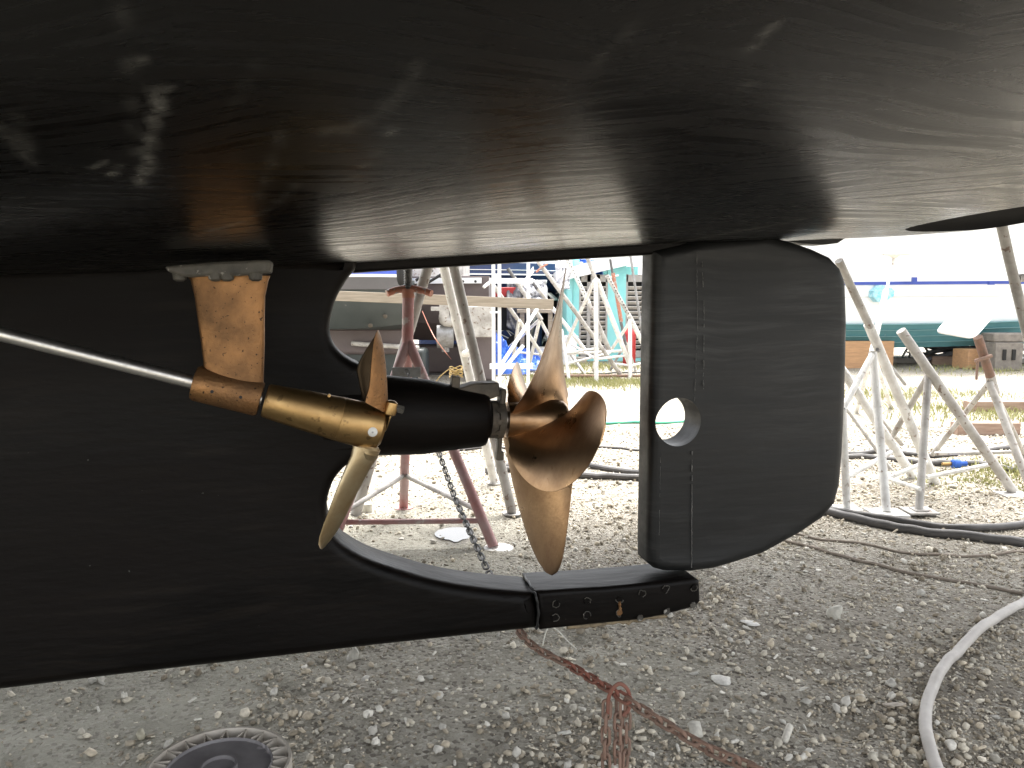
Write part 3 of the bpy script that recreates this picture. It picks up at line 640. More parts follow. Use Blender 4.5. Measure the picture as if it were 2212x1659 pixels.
# build with a fine skin so that the foil shape can be bent in
def rudder_mesh():
    me = plate(ro, 2 * WR, lambda s, z: rtap(s, z), 'rudder', .03)
    ob = bpy.data.objects.new('tmp', me); col.objects.link(ob)
    cm = MB().lathe(bw(hc[0], -.2, hc[1]), N, [(0, hr), (.4, hr)], 48).mesh('c', M_dark, smooth=False); co_ = bpy.data.objects.new('c', cm); col.objects.link(co_)
    b = ob.modifiers.new('b', 'BOOLEAN'); b.operation = 'DIFFERENCE'; b.object = co_; b.solver = 'EXACT'
    dg = bpy.context.evaluated_depsgraph_get(); dg.update(); m2 = bpy.data.meshes.new_from_object(ob.evaluated_get(dg))
    # cut the big faces into a grid for the scrape marks
    bpy.data.objects.remove(ob); bpy.data.objects.remove(co_)
    bm = bmesh.new(); bm.from_mesh(m2); 
    for s in np.arange(LEAD + .02, LEAD + .95, .008 if False else .012):
        if s > LEAD + .22 and int(round((s - LEAD) / .012)) % 5: continue
        bmesh.ops.bisect_plane(bm, geom=bm.verts[:] + bm.edges[:] + bm.faces[:], plane_co=bw(s, 0, .8), plane_no=A, dist=1e-6)
    for z in np.arange(.36, 1.25, .05):
        bmesh.ops.bisect_plane(bm, geom=bm.verts[:] + bm.edges[:] + bm.faces[:], plane_co=(0, 0, z), plane_no=Z, dist=1e-6)
    bm.to_mesh(m2); bm.free(); m2.name = 'rudder'; return m2
me = finish(rudder_mesh(), M_rud, 32); rud = link_mesh('rudder', me, yacht)
a_ = me.attributes.new('scrape', 'FLOAT', 'POINT')
def drip(path, r0, keyw=WR + .0006, p_=.8):
    m = MB(); pts = []
    for (x0, y0), (x1, y1) in zip(path, path[1:]):
        n = int(abs(y1 - y0) / 4) + 1
        for i in range(n): pts.append((x0 + (x1 - x0) * i / n + random.gauss(0, .35), y0 + (y1 - y0) * i / n))
    run = []
    for q in pts:
        if random.random() < p_: run.append(q)
        else:
            if len(run) > 2: m.tube([bp(a__, b_, keyw) for a__, b_ in run], [max(.0003, random.gauss(r0, r0 * .6)) for _ in run], 5)
            run = []
    if len(run) > 2: m.tube([bp(a__, b_, keyw) for a__, b_ in run], r0, 5)
    return m
M_drip = mat('chalky_drip', (.15, .147, .14), (.045, .045, .043), rough=.8, scale=60)
drip([(1516, 545), (1521, 680), (1519, 860)], .0009, p_=.8).build('paint_drip', M_drip, rud)
drip([(1495, 975), (1494, 1230)], .0013, p_=.93).build('paint_drip', M_drip, rud)
drip([(1505, 545), (1507, 700), (1500, 870)], .0006, p_=.9).build('paint_drip', M_drip, rud)
drip([(1427, 980), (1424, 1160)], .0005, p_=.8).build('paint_drip', M_drip, rud)
# small tab on the bottom behind the rudder
tb = [sz(x, y, -.3) for x, y in ((1600, 500), (1822, 500), (1812, 516), (1795, 527), (1770, 530), (1720, 528), (1640, 515))]
m = MB(); m.loft([[bw(a__, -.26, b_) for a__, b_ in tb], [bw(a__, -.34, b_) for a__, b_ in tb]]); m.build('trim_tab', M_rud, yacht, bevel=.006)

# wing shaft, strut and folding propeller on the near side
WS = .40
P0, P1 = bp(-20, 716, WS), bp(415, 829, WS); P2 = bp(850, 934, WS); axw = (P2 - P0).normalized()
upw = (Z - axw * Z.dot(axw)).normalized(); nw = axw.cross(upw)
def wpt(x): 
    p = bp(x, 835, WS); d = ray(x, 835); a1 = P0; n_ = d.cross(upw); t = (CAM - a1).dot(n_) / axw.dot(n_); return a1 + axw * t
Lsh = (wpt(600) - wpt(-20)).length
MB().lathe(P0 - axw * 2.2, axw, [(0, .0135), (2.2 + Lsh, .0135)], 20).build('wing_shaft', M_steel, yacht)
strut_rows = [(596, 403, 584), (606, 412, 580), (640, 420, 573), (690, 427, 572), (740, 434, 572), (780, 439, 571), (810, 441, 570), (840, 440, 570)]
rings = []
for y, xl, xr in strut_rows:
    l, r_ = bp(xl, y, WS), bp(xr, y, WS); ring = []
    for k in range(28):
        a__ = 2 * math.pi * k / 28; c_ = math.cos(a__); s_ = math.sin(a__)
        ring.append((l + r_) / 2 + (r_ - l) / 2 * c_ + N * (.020 * math.copysign(abs(s_) ** .75, s_)))
    rings.append(ring)
strut = MB().loft(rings).build('strut', M_brz_strut, yacht, angle=60)
pad_o = [(364, 577), (370, 588), (392, 596), (415, 600), (470, 596), (520, 597), (560, 594), (586, 590), (589, 564), (560, 564), (470, 568)]
m = MB(); po = [bp(x, y, WS) for x, y in pad_o]
m.loft([[p_ - N * .045 for p_ in po], [p_ + N * .045 for p_ in po]]); m.build('strut_pad', M_pad, strut, bevel=.006)
for x, w_ in ((392, .03), (470, .045), (495, .045), (555, .045)): MB().lathe(bp(x, 604, WS) + N * (w_ - .012), -Z, [(-.012, .013), (0, .012), (.004, .006)], 12).build('pad_bolt', M_pad, strut)
b0, b1 = wpt(416), wpt(571); Lb = (b1 - b0).length
barrel = MB().lathe(b0, axw, [(0, .02), (.0005, .031), (.006, .0345), (Lb - .006, .035), (Lb - .0005, .032), (Lb, .018)], 36).build('strut_barrel', M_brz_strut, strut)
for x, y in ((458, 846), (520, 858)): MB().lathe(bp(x, y, WS + .034), N, [(-.006, .0035), (.0012, .0032)], 10).build('grub_screw', M_dark, strut)
h0, h1 = wpt(580), wpt(856); Lh = (h1 - h0).length
prof = [(0, .016), (.0005, .031), (.004, .0335), (Lh * .35, .0400), (Lh * .62, .0445), (Lh * .625, .0438), (Lh * .63, .0445), (Lh * .8, .046), (Lh * .9, .0445), (Lh * .97, .039), (Lh * .995, .031), (Lh, .02)]
fhub = MB().lathe(h0, axw, prof, 48).build('folding_propeller', M_brz_gold, yacht, angle=30)
MB().lathe(bp(805, 933, WS + .0435), (N + axw * -.0).normalized(), [(-.006, .0095), (.0015, .0095), (.0022, .008)], 24).build('anode_disc', M_zinc, fhub)
MB().lathe(bp(805, 934, WS + .0455), N, [(-.003, .0022), (.0012, .002)], 8).build('anode_screw', M_gsteel, fhub)
for x, y in ((711, 855), (790, 927)): MB().lathe(bp(x, y, WS + .04), N, [(-.008, .0035), (.0012, .003)], 10).build('set_screw', M_brz_gold, fhub)
def strip_blade(rows, wc, thick, dw, mtl, name, parent):
    """blade from left/right edge pixels per row; dw = extra depth of the right edge per row"""
    rings = []
    for i, (lx, ly, rx, ry) in enumerate(rows):
        f_ = i / (len(rows) - 1); t = thick * (1 - .75 * f_); w0_ = wc if not callable(wc) else wc(f_); dd = dw(f_) if callable(dw) else dw
        l, r_ = bp(lx, ly, w0_ + dd), bp(rx, ry, w0_ - dd); ring = []
        for k in range(20):
            a__ = 2 * math.pi * k / 20; c_ = math.cos(a__); s_ = math.sin(a__)
            ring.append((l + r_) / 2 + (r_ - l) / 2 * c_ + N * (t * s_ * (1 if s_ > 0 else .5)))
        rings.append(ring)
    return MB().loft(rings).build(name, mtl, parent, angle=60)
lb_ = strip_blade([(762, 962, 822, 972), (757, 985, 816, 988), (748, 1005, 802, 1008), (736, 1035, 785, 1040), (722, 1070, 765, 1078), (709, 1105, 747, 1115), (698, 1135, 730, 1145), (690, 1160, 715, 1166), (688, 1176, 703, 1180), (691, 1184, 696, 1186)], lambda f_: WS + .01 + .02 * f_, .014, lambda f_: .012 + .02 * f_, M_brz_pale, 'blade', fhub)
k0 = bp(792, 965, WS); MB().lathe(k0 - N * 0 + (bp(780, 995, WS) - k0) * -.2, (bp(775, 1010, WS) - k0), [(0, .024), (.006, .028), (.012, .0275), (.0125, .0255), (.016, .0255), (.0165, .027), (.026, .024), (.034, .016)], 28).build('blade_root', M_brz_pale, lb_)
ub = strip_blade([(788, 868, 836, 893), (791, 855, 838, 885), (796, 840, 838, 868), (799, 820, 837, 840), (801, 790, 835, 805), (804, 765, 832, 775), (807, 740, 828, 746), (811, 722, 823, 726), (815, 712, 818, 713)], WS + .035, .011, lambda f_: .02, M_brz_strut, 'blade', fhub)
k0 = bp(842, 880, WS + .02)
MB().lathe(bp(845, 878, WS + .02), (bp(840, 895, WS + .02) - bp(845, 872, WS + .02)), [(-.012, .006), (-.008, .012), (.006, .014), (.016, .012), (.02, .006)], 20).build('blade_root', M_brz_gold, ub)
MB().lathe(bp(848, 880, WS + .02), axw, [(0, .0085), (.022, .0085), (.023, .006)], 6).build('pivot_bolt', M_pad, ub, smooth=False)
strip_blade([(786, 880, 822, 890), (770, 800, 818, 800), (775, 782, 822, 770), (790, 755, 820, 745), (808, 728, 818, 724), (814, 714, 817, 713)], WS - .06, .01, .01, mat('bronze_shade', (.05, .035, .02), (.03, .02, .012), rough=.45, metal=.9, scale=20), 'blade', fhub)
MB().lathe(bp(848, 905, WS) + axw * -.01, axw, [(0, .03), (.002, .0285)], 24).build('hub_cap', M_brz_gold, fhub)

# ------------------------------------------------------------------ stands: explicit ones near
def foot_plate(m_, p, s, mi=0, kind='sq'):
    m_.box((p[0], p[1], .006), (s, s, .009), mi=mi) if kind == 'sq' else m_.lathe((p[0], p[1], .001), Z, [(0, s), (.008, s), (.010, s * .9)], 24, mi=mi)
    return m_
def pipe(parent, name, pts, r, mtl, n=14, cap=True):
    return MB().tube(pts, r, n).build(name, mtl, parent)
# red stand
Yr = 3.75
ap = at(882, 745, Yr)
rs = root('jack_stand', (ap.x, ap.y, 0), 'red oxide tripod jack stand with orange handle seen through the propeller aperture', 'jack stand')
pipe(rs, 'post', [at(882, 640, Yr), at(880, 755, Yr)], .0275, M_red); 
rp = MB(); 
top = at(884, 560, Yr); rp.tube([at(882, 640, Yr), Vector((top.x, top.y, 1.42))], .0185, 14)
for k in range(40): 
    z = at(882, 635, Yr).z + .008 + k * .011; rp.lathe((at(882, 635, Yr).x, Yr, z), Z, [(-.003, .0185), (0, .0215), (.003, .0185)], 14)
rp.build('screw_rod', M_rod, rs)
pipe(rs, 'handle', smooth_path([at(836, 634, Yr - .02), at(855, 627, Yr), at(882, 623, Yr), at(910, 627, Yr), at(932, 634, Yr - .02)], 5), .0165, M_org)
MB().lathe(at(882, 634, Yr), Z, [(-.02, .03), (.02, .03)], 16).build('collar', M_org, rs)
FR, FB = gr(1066, 1186), gr(872, 1098); FL = gr(715, 1190)
pipe(rs, 'leg', [ap + Z * .02, FR + Z * .01], .0235, M_red); pipe(rs, 'leg', [ap + Z * .02, FB + Z * .01], .0235, M_red); pipe(rs, 'leg', [ap + Z * .02, FL + Z * .01], .0235, M_red)
def lerp(a__, b_, t): return a__ + (b_ - a__) * t
for a__, b_, t1, t2 in ((FL, FR, .87, .87), (FB, FR, .78, .82), (FB, FL, .78, .82)): pipe(rs, 'brace', [lerp(ap, a__, t1), lerp(ap, b_, t2)], .012, M_wht2 if a__ is FB else M_red)
MB().lathe((FR.x + .02, FR.y, 0), Z, [(0, .068), (.006, .068), (.010, .058)], 28).build('foot', M_wht, rs)
MB().lathe((FL.x, FL.y, 0), Z, [(0, .068), (.006, .068), (.010, .058)], 28).build('foot', M_wht, rs)
MB().lathe((FB.x, FB.y, 0), Z, [(0, .05), (.006, .05)], 20).build('foot', M_red, rs)
MB().box(at(878, 804, 3.62), (.13, .006, .045)).build('chain_plate', M_gsteel, rs)
MB().lathe(Vector((top.x, top.y, 1.42)), Z, [(0, .05), (.02, .05)], 16).build('pad', M_wood_b, rs)

# tall white stand behind, its apex hidden by the hull
Yw = 4.05
tops = {'a': (930, 560, 4.0), 'b': (962, 560, 4.3), 'c': (982, 560, 4.0)}
fa, fb, fc = gr(768, 1116), gr(1068, 1044), gr(1106, 1110)
apx = at(952, 480, 4.12)
ws_ = root('jack_stand', (apx.x, apx.y, 0), 'tall white tripod stand with scuffed pipe legs behind the red stand', 'jack stand')
pipe(ws_, 'leg', [at(935, 540, 4.08), fa + Z * .01], .0275, M_wht2); pipe(ws_, 'leg', [at(950, 540, 4.3), fb + Z * .01], .026, M_wht); pipe(ws_, 'leg', [at(972, 540, 4.05), fc + Z * .01], .026, M_wht2)
tA, tB, tC = (at(935, 540, 4.08), fa), (at(950, 540, 4.3), fb), (at(972, 540, 4.05), fc)
MB().lathe(at(952, 535, 4.14), Z, [(-.06, .075), (.07, .06), (.35, .04)], 18).build('post', M_wht2, ws_)
pipe(ws_, 'brace', [lerp(*tA, .70), lerp(*tC, .70)], .0125, M_wht2); pipe(ws_, 'brace', [lerp(*tB, .42), lerp(*tC, .38)], .02, M_wht)
for t_ in (tA, tB, tC): MB().lathe((t_[1].x, t_[1].y, 0), Z, [(0, .05), (.006, .05)], 16).build('foot', M_wht2, ws_)
m = MB(); pw = at(985, 795, 4.25)
for k in range(5): m.tube([pw + Vector((.035 * math.cos(a__), .035 * math.sin(a__), -.01 * k + .01 * math.sin(2 * a__ + k))) for a__ in np.linspace(0, 6.6, 14)], .0035, 6)
m.tube(smooth_path([pw + Vector((-.03, 0, 0)), pw + Vector((-.09, -.03, -.05)), pw + Vector((-.12, -.04, -.10))], 4), .0035, 6)
tag(m.build('rope_lashing', M_rope_y), 'frayed yellow rope tied round a leg of the tall white stand', 'rope')

# ------------------------------------------------------------------ stands at the right, leaning together
def stand_from(name_label, parts, loc, extra=None):
    r_ = root('jack_stand', loc, name_label, 'jack stand', None)
    for nm, pts, rad, mtl in parts: pipe(r_, nm, pts, rad, mtl)
    return r_
g1, g2 = gr(2021, 1046), gr(1970, 1034)
L0, L1, L2_ = gr(1829, 1100), gr(1915, 1110), gr(1985, 1106)
J1 = at(1885, 762, 4.35)
r_ = stand_from('big white pipe stand with a thick leaning pole slid into its sleeve, beside the rudder', [
    ('sleeve', [at(1876, 700, 4.38), lerp(at(1876, 700, 4.38), at(2021, 1046, g1.y), 1)], .027, M_wht),
    ('pole', [at(1812, 563, 4.2), at(1880, 708, 4.38)], .0215, M_wht2),
    ('leg', [J1, L1 + Z * .01], .022, M_wht), ('brace', [at(1883, 768, 4.3), at(1820, 884, 4.0)], .0165, M_wht), ('leg', [at(1820, 884, 4.0), L0 + Z * .01], .02, M_wht),
    ('brace', [at(1833, 1030, 4.1), at(1925, 977, 4.3)], .013, M_wht), ('brace', [at(1895, 755, 4.38), at(1955, 830, 4.9)], .010, M_gsteel)], (J1.x, J1.y, 0))
m = MB(); m.box((L1.x, L1.y, .006), (.17, .15, .01)); m.build('foot', M_wht, r_)
m = MB(); m.box((L0.x, L0.y, .006), (.12, .12, .01)); m.build('foot', M_wht, r_)
r_ = stand_from('grey white stand lying over, its long bare pole end up, right of the thick sleeve', [
    ('pole', [at(1946, 714, 4.25), lerp(at(1946, 714, 4.25), gr(2187, 1068), 1) + Z * .02], .0255, M_wht2),
    ('leg', [at(2005, 812, 4.3), L2_ + Z * .01], .02, M_wht2), ('brace', [at(2002, 816, 4.3), at(1923, 950, 4.75)], .0165, M_wht2),
    ('brace', [at(2002, 1031, 4.3), at(2140, 1003, 4.42)], .0115, M_wht), ('brace', [at(1917, 1033, 4.3), at(2002, 998, 4.4)], .0125, M_wht), ('brace', [at(1917, 1033, 4.32), L2_ + Z * .12], .0105, M_wht)], (L2_.x, L2_.y, 0))
m = MB(); m.box((L2_.x, L2_.y, .006), (.15, .13, .01)); m.box((L2_.x, L2_.y, .014), (.07, .07, .006)); m.build('foot', M_wht2, r_)
gF = gr(2190, 1072); m = MB(); m.box((gF.x, gF.y, .008), (.16, .13, .012)); m.build('foot', M_wht2, r_)
stand_from('white stand pole slanting down behind the rudder trailing edge', [('pole', [at(1790, 756, 4.6), gr(1972, 1036) + Z * .02], .026, M_wht), ('brace', [at(1846, 840, 4.8), at(1948, 960, 5.3)], .014, M_wht2),
    ('brace', [at(1826, 880, 5.2), at(1940, 1035, 5.0)], .012, M_wht2)], (g2.x, g2.y, 0))
J3 = at(2137, 826, 4.7)
r_ = stand_from('jack stand with a tilted white rectangular pad and a rusty brown pole', [
    ('pole', [at(2112, 728, 4.62), at(2139, 812, 4.7)], .0255, M_rust), ('post', [at(2137, 806, 4.7), at(2150, 850, 4.74)], .027, M_wht2),
    ('leg', [J3, gr(2226, 1060) + Z * .01], .0215, M_wht2), ('leg', [J3, gr(2014, 988) + Z * .02], .0165, M_wht2), ('leg', [J3, gr(2212, 985) + Z * .01], .018, M_wht2),
    ('brace', [at(2018, 980, 5.1), at(2196, 976, 5.0)], .012, M_wht2)], (J3.x, J3.y, 0))
pc = [at(2021, 716, 4.45), at(2078, 653, 4.72), at(2160, 669, 4.80), at(2106, 731, 4.52)]
# rounded pad
cen = sum(pc, Vector()) / 4; ring = []
for i in range(4):
    p_, q0, q1 = pc[i], pc[i - 1], pc[(i + 1) % 4]
    for t in np.linspace(0, 1, 6):
        a1, a2 = p_ + (q0 - p_) * .18, p_ + (q1 - p_) * .18; ring.append(a1 * (1 - t) ** 2 + p_ * 2 * t * (1 - t) + a2 * t * t)
nn_ = (pc[1] - pc[0]).cross(pc[3] - pc[0]).normalized()
MB().loft([ring, [q - nn_ * .012 * (1 if nn_.z > 0 else -1) for q in ring]]).build('pad', M_white, r_, bevel=.003)
m = MB(); p_ = at(2125, 776, 4.62); m.tube([p_ + Vector((-.05, 0, -.01)), p_ + Vector((.045, 0, .02))], .011, 8); m.tube([p_ + Vector((-.035, 0, 0)), p_ + Vector((-.035, 0, -.12))], .007, 8); m.build('clamp', M_rust_pale, r_)
pR_ = at(2216, 700, 3.1)
r_ = stand_from('thick weathered pole of a stand propping the yacht at the stern', [
    ('pole', [at(2160, 470, 3.0), at(2180, 560, 3.05), at(2260, 890, 3.25), gr(2300, 1230)], .0175 if False else .0185, M_wht2),
    ('brace', [at(2196, 602, 3.08), at(2270, 592, 3.2)], .016, M_wht2)], (pR_.x, pR_.y, 0))
# blue hose valve
pv = gr(2065, 1012); vr = root('hose_valve', pv, 'bright blue plastic hose valve lying on the ground under a stand brace', 'valve')
MB().lathe(pv + Vector((-.03, 0, .03)), Vector((1, .1, 0)), [(0, .02), (.01, .03), (.05, .03), (.06, .017), (.10, .017)], 16).build('valve_body', M_tarp, vr)
MB().lathe(pv + Vector((-.09, 0, .03)), Vector((1, .1, 0)), [(0, .01), (.06, .012)], 10).build('valve_stem', M_brz_gold, vr)

# ------------------------------------------------------------------ generic jack stand, copied for the heap and the far boats
def make_stand(mtl, rodm, h=1.0, rad=.42, pad='sq', name='jack_stand'):
    r_ = bpy.data.objects.new(name, None); col.objects.link(r_); r_.empty_display_size = .1; OFF[r_] = Vector((0, 0, 0)); KIDS[r_] = []
    def k(o): KIDS[r_].append(o); return o
    apz = h * .72
    k(MB().tube([(0, 0, h * .45), (0, 0, h * .98)], .024, 12).build('post', mtl, r_))
    m_ = MB().tube([(0, 0, h * .9), (0, 0, h * 1.22)], .017, 10)
    k(m_.build('screw_rod', rodm, r_))
    k(MB().tube([(-.11, 0, h * 1.0), (0, 0, h * 1.03), (.11, 0, h * 1.0)], .010, 8).build('handle', mtl, r_))
    for q in range(3):
        a__ = math.pi / 2 + q * 2 * math.pi / 3; c_, s_ = math.cos(a__) * rad, math.sin(a__) * rad
        k(MB().tube([(0, 0, apz), (c_, s_, .01)], .0195, 10).build('leg', mtl, r_))
        a2 = a__ + 2 * math.pi / 3; t = .74
        k(MB().tube([(c_ * t, s_ * t, apz * (1 - t)), (math.cos(a2) * rad * t, math.sin(a2) * rad * t, apz * (1 - t))], .010, 8).build('brace', mtl, r_))
        k(MB().box((c_, s_, .006), (.1, .1, .01)).build('foot', mtl, r_))
    if pad == 'sq': k(MB().box((0, 0, h * 1.22 + .012), (.27, .2, .022)).build('pad', mtl, r_, bevel=.004))
    elif pad == 'T': k(MB().box((0, 0, h * 1.22 + .012), (.3, .05, .03)).build('pad', mtl, r_, bevel=.004))
    return r_
protoA = make_stand(M_wht, M_wht2, 1.15, .45, None); protoB = make_stand(M_wht2, M_rod, 1.0, .42, 'sq'); protoC = make_stand(M_wht, M_gsteel, .62, .34, 'T'); protoD = make_stand(M_wht, M_wht2, .62, .3, 'sq')
used = set()
def place(proto, x, y, yaw, tip=0, sc=1.0, label='', group=None, hz=0):
    if proto in used: o = copy_tree(proto)
    else: o = proto; used.add(proto)
    p = gr(x, y)
    # tipping happens about the line through two feet: y = -r/2 in the stand's own frame
    o.location = (0, 0, 0)
    edge = {protoA: .225, protoB: .21, protoC: .17, protoD: .15}[proto] * sc
    Mx = Matrix.Translation((p.x, p.y, hz)) @ Matrix.Rotation(yaw, 4, 'Z') @ Matrix.Translation((0, -edge, .02 if tip else 0)) @ Matrix.Rotation(tip, 4, 'X') @ Matrix.Translation((0, edge, 0)) @ Matrix.Scale(sc, 4)
    o.matrix_world = Mx; tag(o, label, 'jack stand', group); return o
H = 'white jack stands heaped in front of the turquoise shed'
def heap_stand(label, parts, foot, pad=None, tie=None):
    p = at(*foot); r_ = root('jack_stand', (p.x, p.y, 0), label, 'jack stand', H)
    for nm, pix, rad, mtl in parts:
        pipe(r_, nm, [at(*q) for q in pix], rad, mtl, 12)
        if nm == 'drilled_pole':
            a__, b_ = at(*pix[0]), at(*pix[-1]); hm = MB()
            for k in range(14): q = lerp(a__, b_, .04 + k * .066); hm.lathe(q + Vector((0, -rad * .93, .012)), (0, -1, .3), [(0, .008), (.0045, .008)], 8)
            hm.build('pin_holes', M_dark, r_)
    if pad:
        c4 = [at(*q) for q in pad]; nn = (c4[1] - c4[0]).cross(c4[-1] - c4[0]).normalized() * .03; MB().loft([c4, [q + nn for q in c4]]).build('pad', M_wht if len(pad) == 4 else M_wht2, r_, bevel=.004)
    return r_
heap_stand('tipped stand with worn square pad raised just left of the white rack', [('pole', [(1060, 608, 10.3), (1118, 690, 10.5)], .026, M_wht2), ('leg', [(1121, 692, 10.5), (1108, 776, 10.9)], .024, M_wht), ('leg', [(1121, 692, 10.5), (1172, 768, 11.2)], .026, M_wht), ('brace', [(1110, 760, 10.9), (1168, 766, 11.2)], .014, M_wht)], (1118, 780, 10.8), pad=[(1041, 620, 10.2), (1046, 624, 10.2), (1076, 602, 10.5), (1070, 597, 10.5)])
heap_stand('tipped stand with dark topped pole passing behind the timber beam end', [('pole', [(1097, 580, 10.8), (1112, 602, 10.8)], .024, M_rod), ('post', [(1110, 600, 10.8), (1170, 692, 10.8)], .030, M_wht2), ('leg', [(1166, 690, 10.8), (1139, 806, 11.2)], .025, M_wht), ('leg', [(1166, 690, 10.8), (1212, 775, 11.9)], .024, M_wht), ('leg', [(1166, 690, 10.8), (1100, 750, 12.3)], .022, M_wht)], (1150, 800, 11.0))
heap_stand('stand with pale tilted pad and black screw just left of the upright blade tip', [('screw_rod', [(1142, 600, 11.2), (1162, 625, 11.2)], .022, M_rod), ('pole', [(1160, 623, 11.2), (1180, 648, 11.3)], .027, M_wht2), ('post', [(1178, 646, 11.3), (1264, 756, 11.4)], .028, M_wht), ('leg', [(1208, 682, 11.35), (1196, 780, 12.3)], .022, M_wht)], (1230, 780, 11.5), pad=[(1124, 617, 11.0), (1128, 620, 11.0), (1152, 590, 11.4), (1150, 578, 11.4)])
heap_stand('longest tipped stand crossing the dark store and wide shutter, orange tie near its top', [('pole', [(1150, 548, 10.4), (1285, 731, 10.4), (1340, 808, 10.6)], .028, M_wht2), ('leg', [(1213, 712, 10.7), (1229, 821, 10.4)], .022, M_wht), ('brace', [(1219, 764, 10.6), (1292, 752, 10.4)], .016, M_wht), ('brace', [(1225, 786, 10.5), (1319, 762, 10.7)], .016, M_wht), ('tie', [(1158, 588, 10.33), (1170, 577, 10.33), (1183, 570, 10.33)], .012, M_org)], (1335, 800, 10.6))
heap_stand('tipped stand with a drilled pole across the left column of the wide shutter', [('drilled_pole', [(1218, 545, 11.0), (1272, 655, 11.0)], .030, M_wht), ('post', [(1268, 648, 11.0), (1318, 760, 11.1)], .034, M_wht2), ('leg', [(1232, 764, 11.3), (1266, 812, 11.0)], .022, M_wht2), ('leg', [(1300, 720, 11.1), (1281, 800, 11.7)], .02, M_wht)], (1300, 790, 11.1))
heap_stand('upright white stand with a straight leg down the middle of the wide shutter', [('pole', [(1264, 545, 10.3), (1290, 612, 10.3)], .026, M_wht2), ('leg', [(1287, 600, 10.3), (1288, 826, 10.15)], .029, M_wht), ('leg', [(1290, 605, 10.3), (1365, 800, 10.6)], .032, M_wht), ('leg', [(1284, 606, 10.3), (1216, 758, 11.4)], .024, M_wht), ('brace', [(1223, 764, 11.2), (1346, 758, 10.6)], .017, M_wht), ('brace', [(1232, 742, 11.1), (1288, 776, 10.2)], .016, M_wht), ('brace', [(1288, 776, 10.2), (1352, 768, 10.55)], .016, M_wht)], (1288, 820, 10.2))
heap_stand('stand with drilled pole crossing the turquoise wall and narrow shutter', [('drilled_pole', [(1311, 595, 10.6), (1362, 688, 10.6)], .028, M_wht2), ('post', [(1358, 680, 10.6), (1400, 765, 10.7)], .031, M_wht), ('leg', [(1361, 690, 10.6), (1361, 820, 10.4)], .026, M_wht), ('leg', [(1361, 695, 10.6), (1316, 762, 11.6)], .022, M_wht), ('brace', [(1331, 786, 11.0), (1361, 790, 10.5)], .015, M_wht), ('brace', [(1361, 790, 10.5), (1400, 782, 10.7)], .015, M_wht)], (1361, 815, 10.4))
heap_stand('stand with rusty orange screw pole upright before the turquoise wall strip', [('screw_rod', [(1318, 560, 11.6), (1324, 595, 11.6)], .018, M_rod), ('pole', [(1324, 590, 11.6), (1342, 695, 11.6)], .028, M_org), ('handle', [(1312, 600, 11.6), (1336, 595, 11.6)], .012, M_wht), ('post', [(1340, 690, 11.6), (1352, 745, 11.6)], .022, M_rod), ('leg', [(1352, 740, 11.6), (1318, 800, 11.8)], .02, M_gsteel), ('leg', [(1352, 740, 11.6), (1375, 808, 11.8)], .022, M_wht2)], (1350, 800, 11.7))
heap_stand('thin dark bare rod leaning next to the rudder front edge', [('pole', [(1360, 540, 9.0), (1384, 700, 8.9), (1402, 828, 8.9)], .014, M_gsteel)], (1400, 820, 8.9))
place(protoB, 1100, 768, R(70), R(40), 1.0, 'small tipped stand far behind the white rack', H)
place(protoA, 1082, 765, R(120), R(30), .9, 'small white stand in the tangle just right of the rack upright', H)
place(protoA, 1128, 762, R(30), R(15), .85, 'small white stand upright behind the blue tarpaulin fold', H)
place(protoA, 1195, 765, R(160), R(25), 1.0, 'white stand behind the upright propeller blade', H)
# small stands under the far boats
place(protoC, 758, 792, R(10), 0, 1.28, 'small white stand with T-shaped head under the green grey hull', None)
place(protoD, 1975, 776, R(15), 0, 1.0, 'small white stand propping the turquoise bottom of the white boat', None)
place(protoD, 2190, 790, R(40), 0, 1.15, 'white stand under the boat beside the concrete blocks', None)
place(protoD, 955, 790, R(5), 0, .9, 'low white stand under the brown grey hull beside the drive leg', None)
place(protoC, 815, 800, R(50), 0, .9, 'low white stand behind the folding blade tip', None)
place(protoC, 1008, 775, R(30), 0, .9, 'low white stand left of the blue tarp', None)
# the white prop pole leaning to the white boat
pb_ = gr(1896, 860); r_ = root('jack_stand', (pb_.x, pb_.y, 0), 'slender white leaning stand with round flat head against the white boat', 'jack stand')
pipe(r_, 'pole', [at(1931, 556, 7.4), at(1912, 640, 7.1)], .013, M_wht); pipe(r_, 'post', [at(1914, 628, 7.1), at(1884, 760, 6.8)], .025, M_wht); pipe(r_, 'leg', [at(1884, 758, 6.8), gr(1900, 905)], .02, M_wht); pipe(r_, 'leg', [at(1884, 758, 6.8), gr(1850, 890)], .02, M_wht); pipe(r_, 'leg', [at(1884, 758, 6.8), gr(1925, 880)], .02, M_wht)
m = MB(); m.lathe(at(1931, 551, 7.4), Z, [(-.03, .02), (-.005, .05), (0, .14), (.012, .14)], 20); m.build('pad', M_wht, r_)

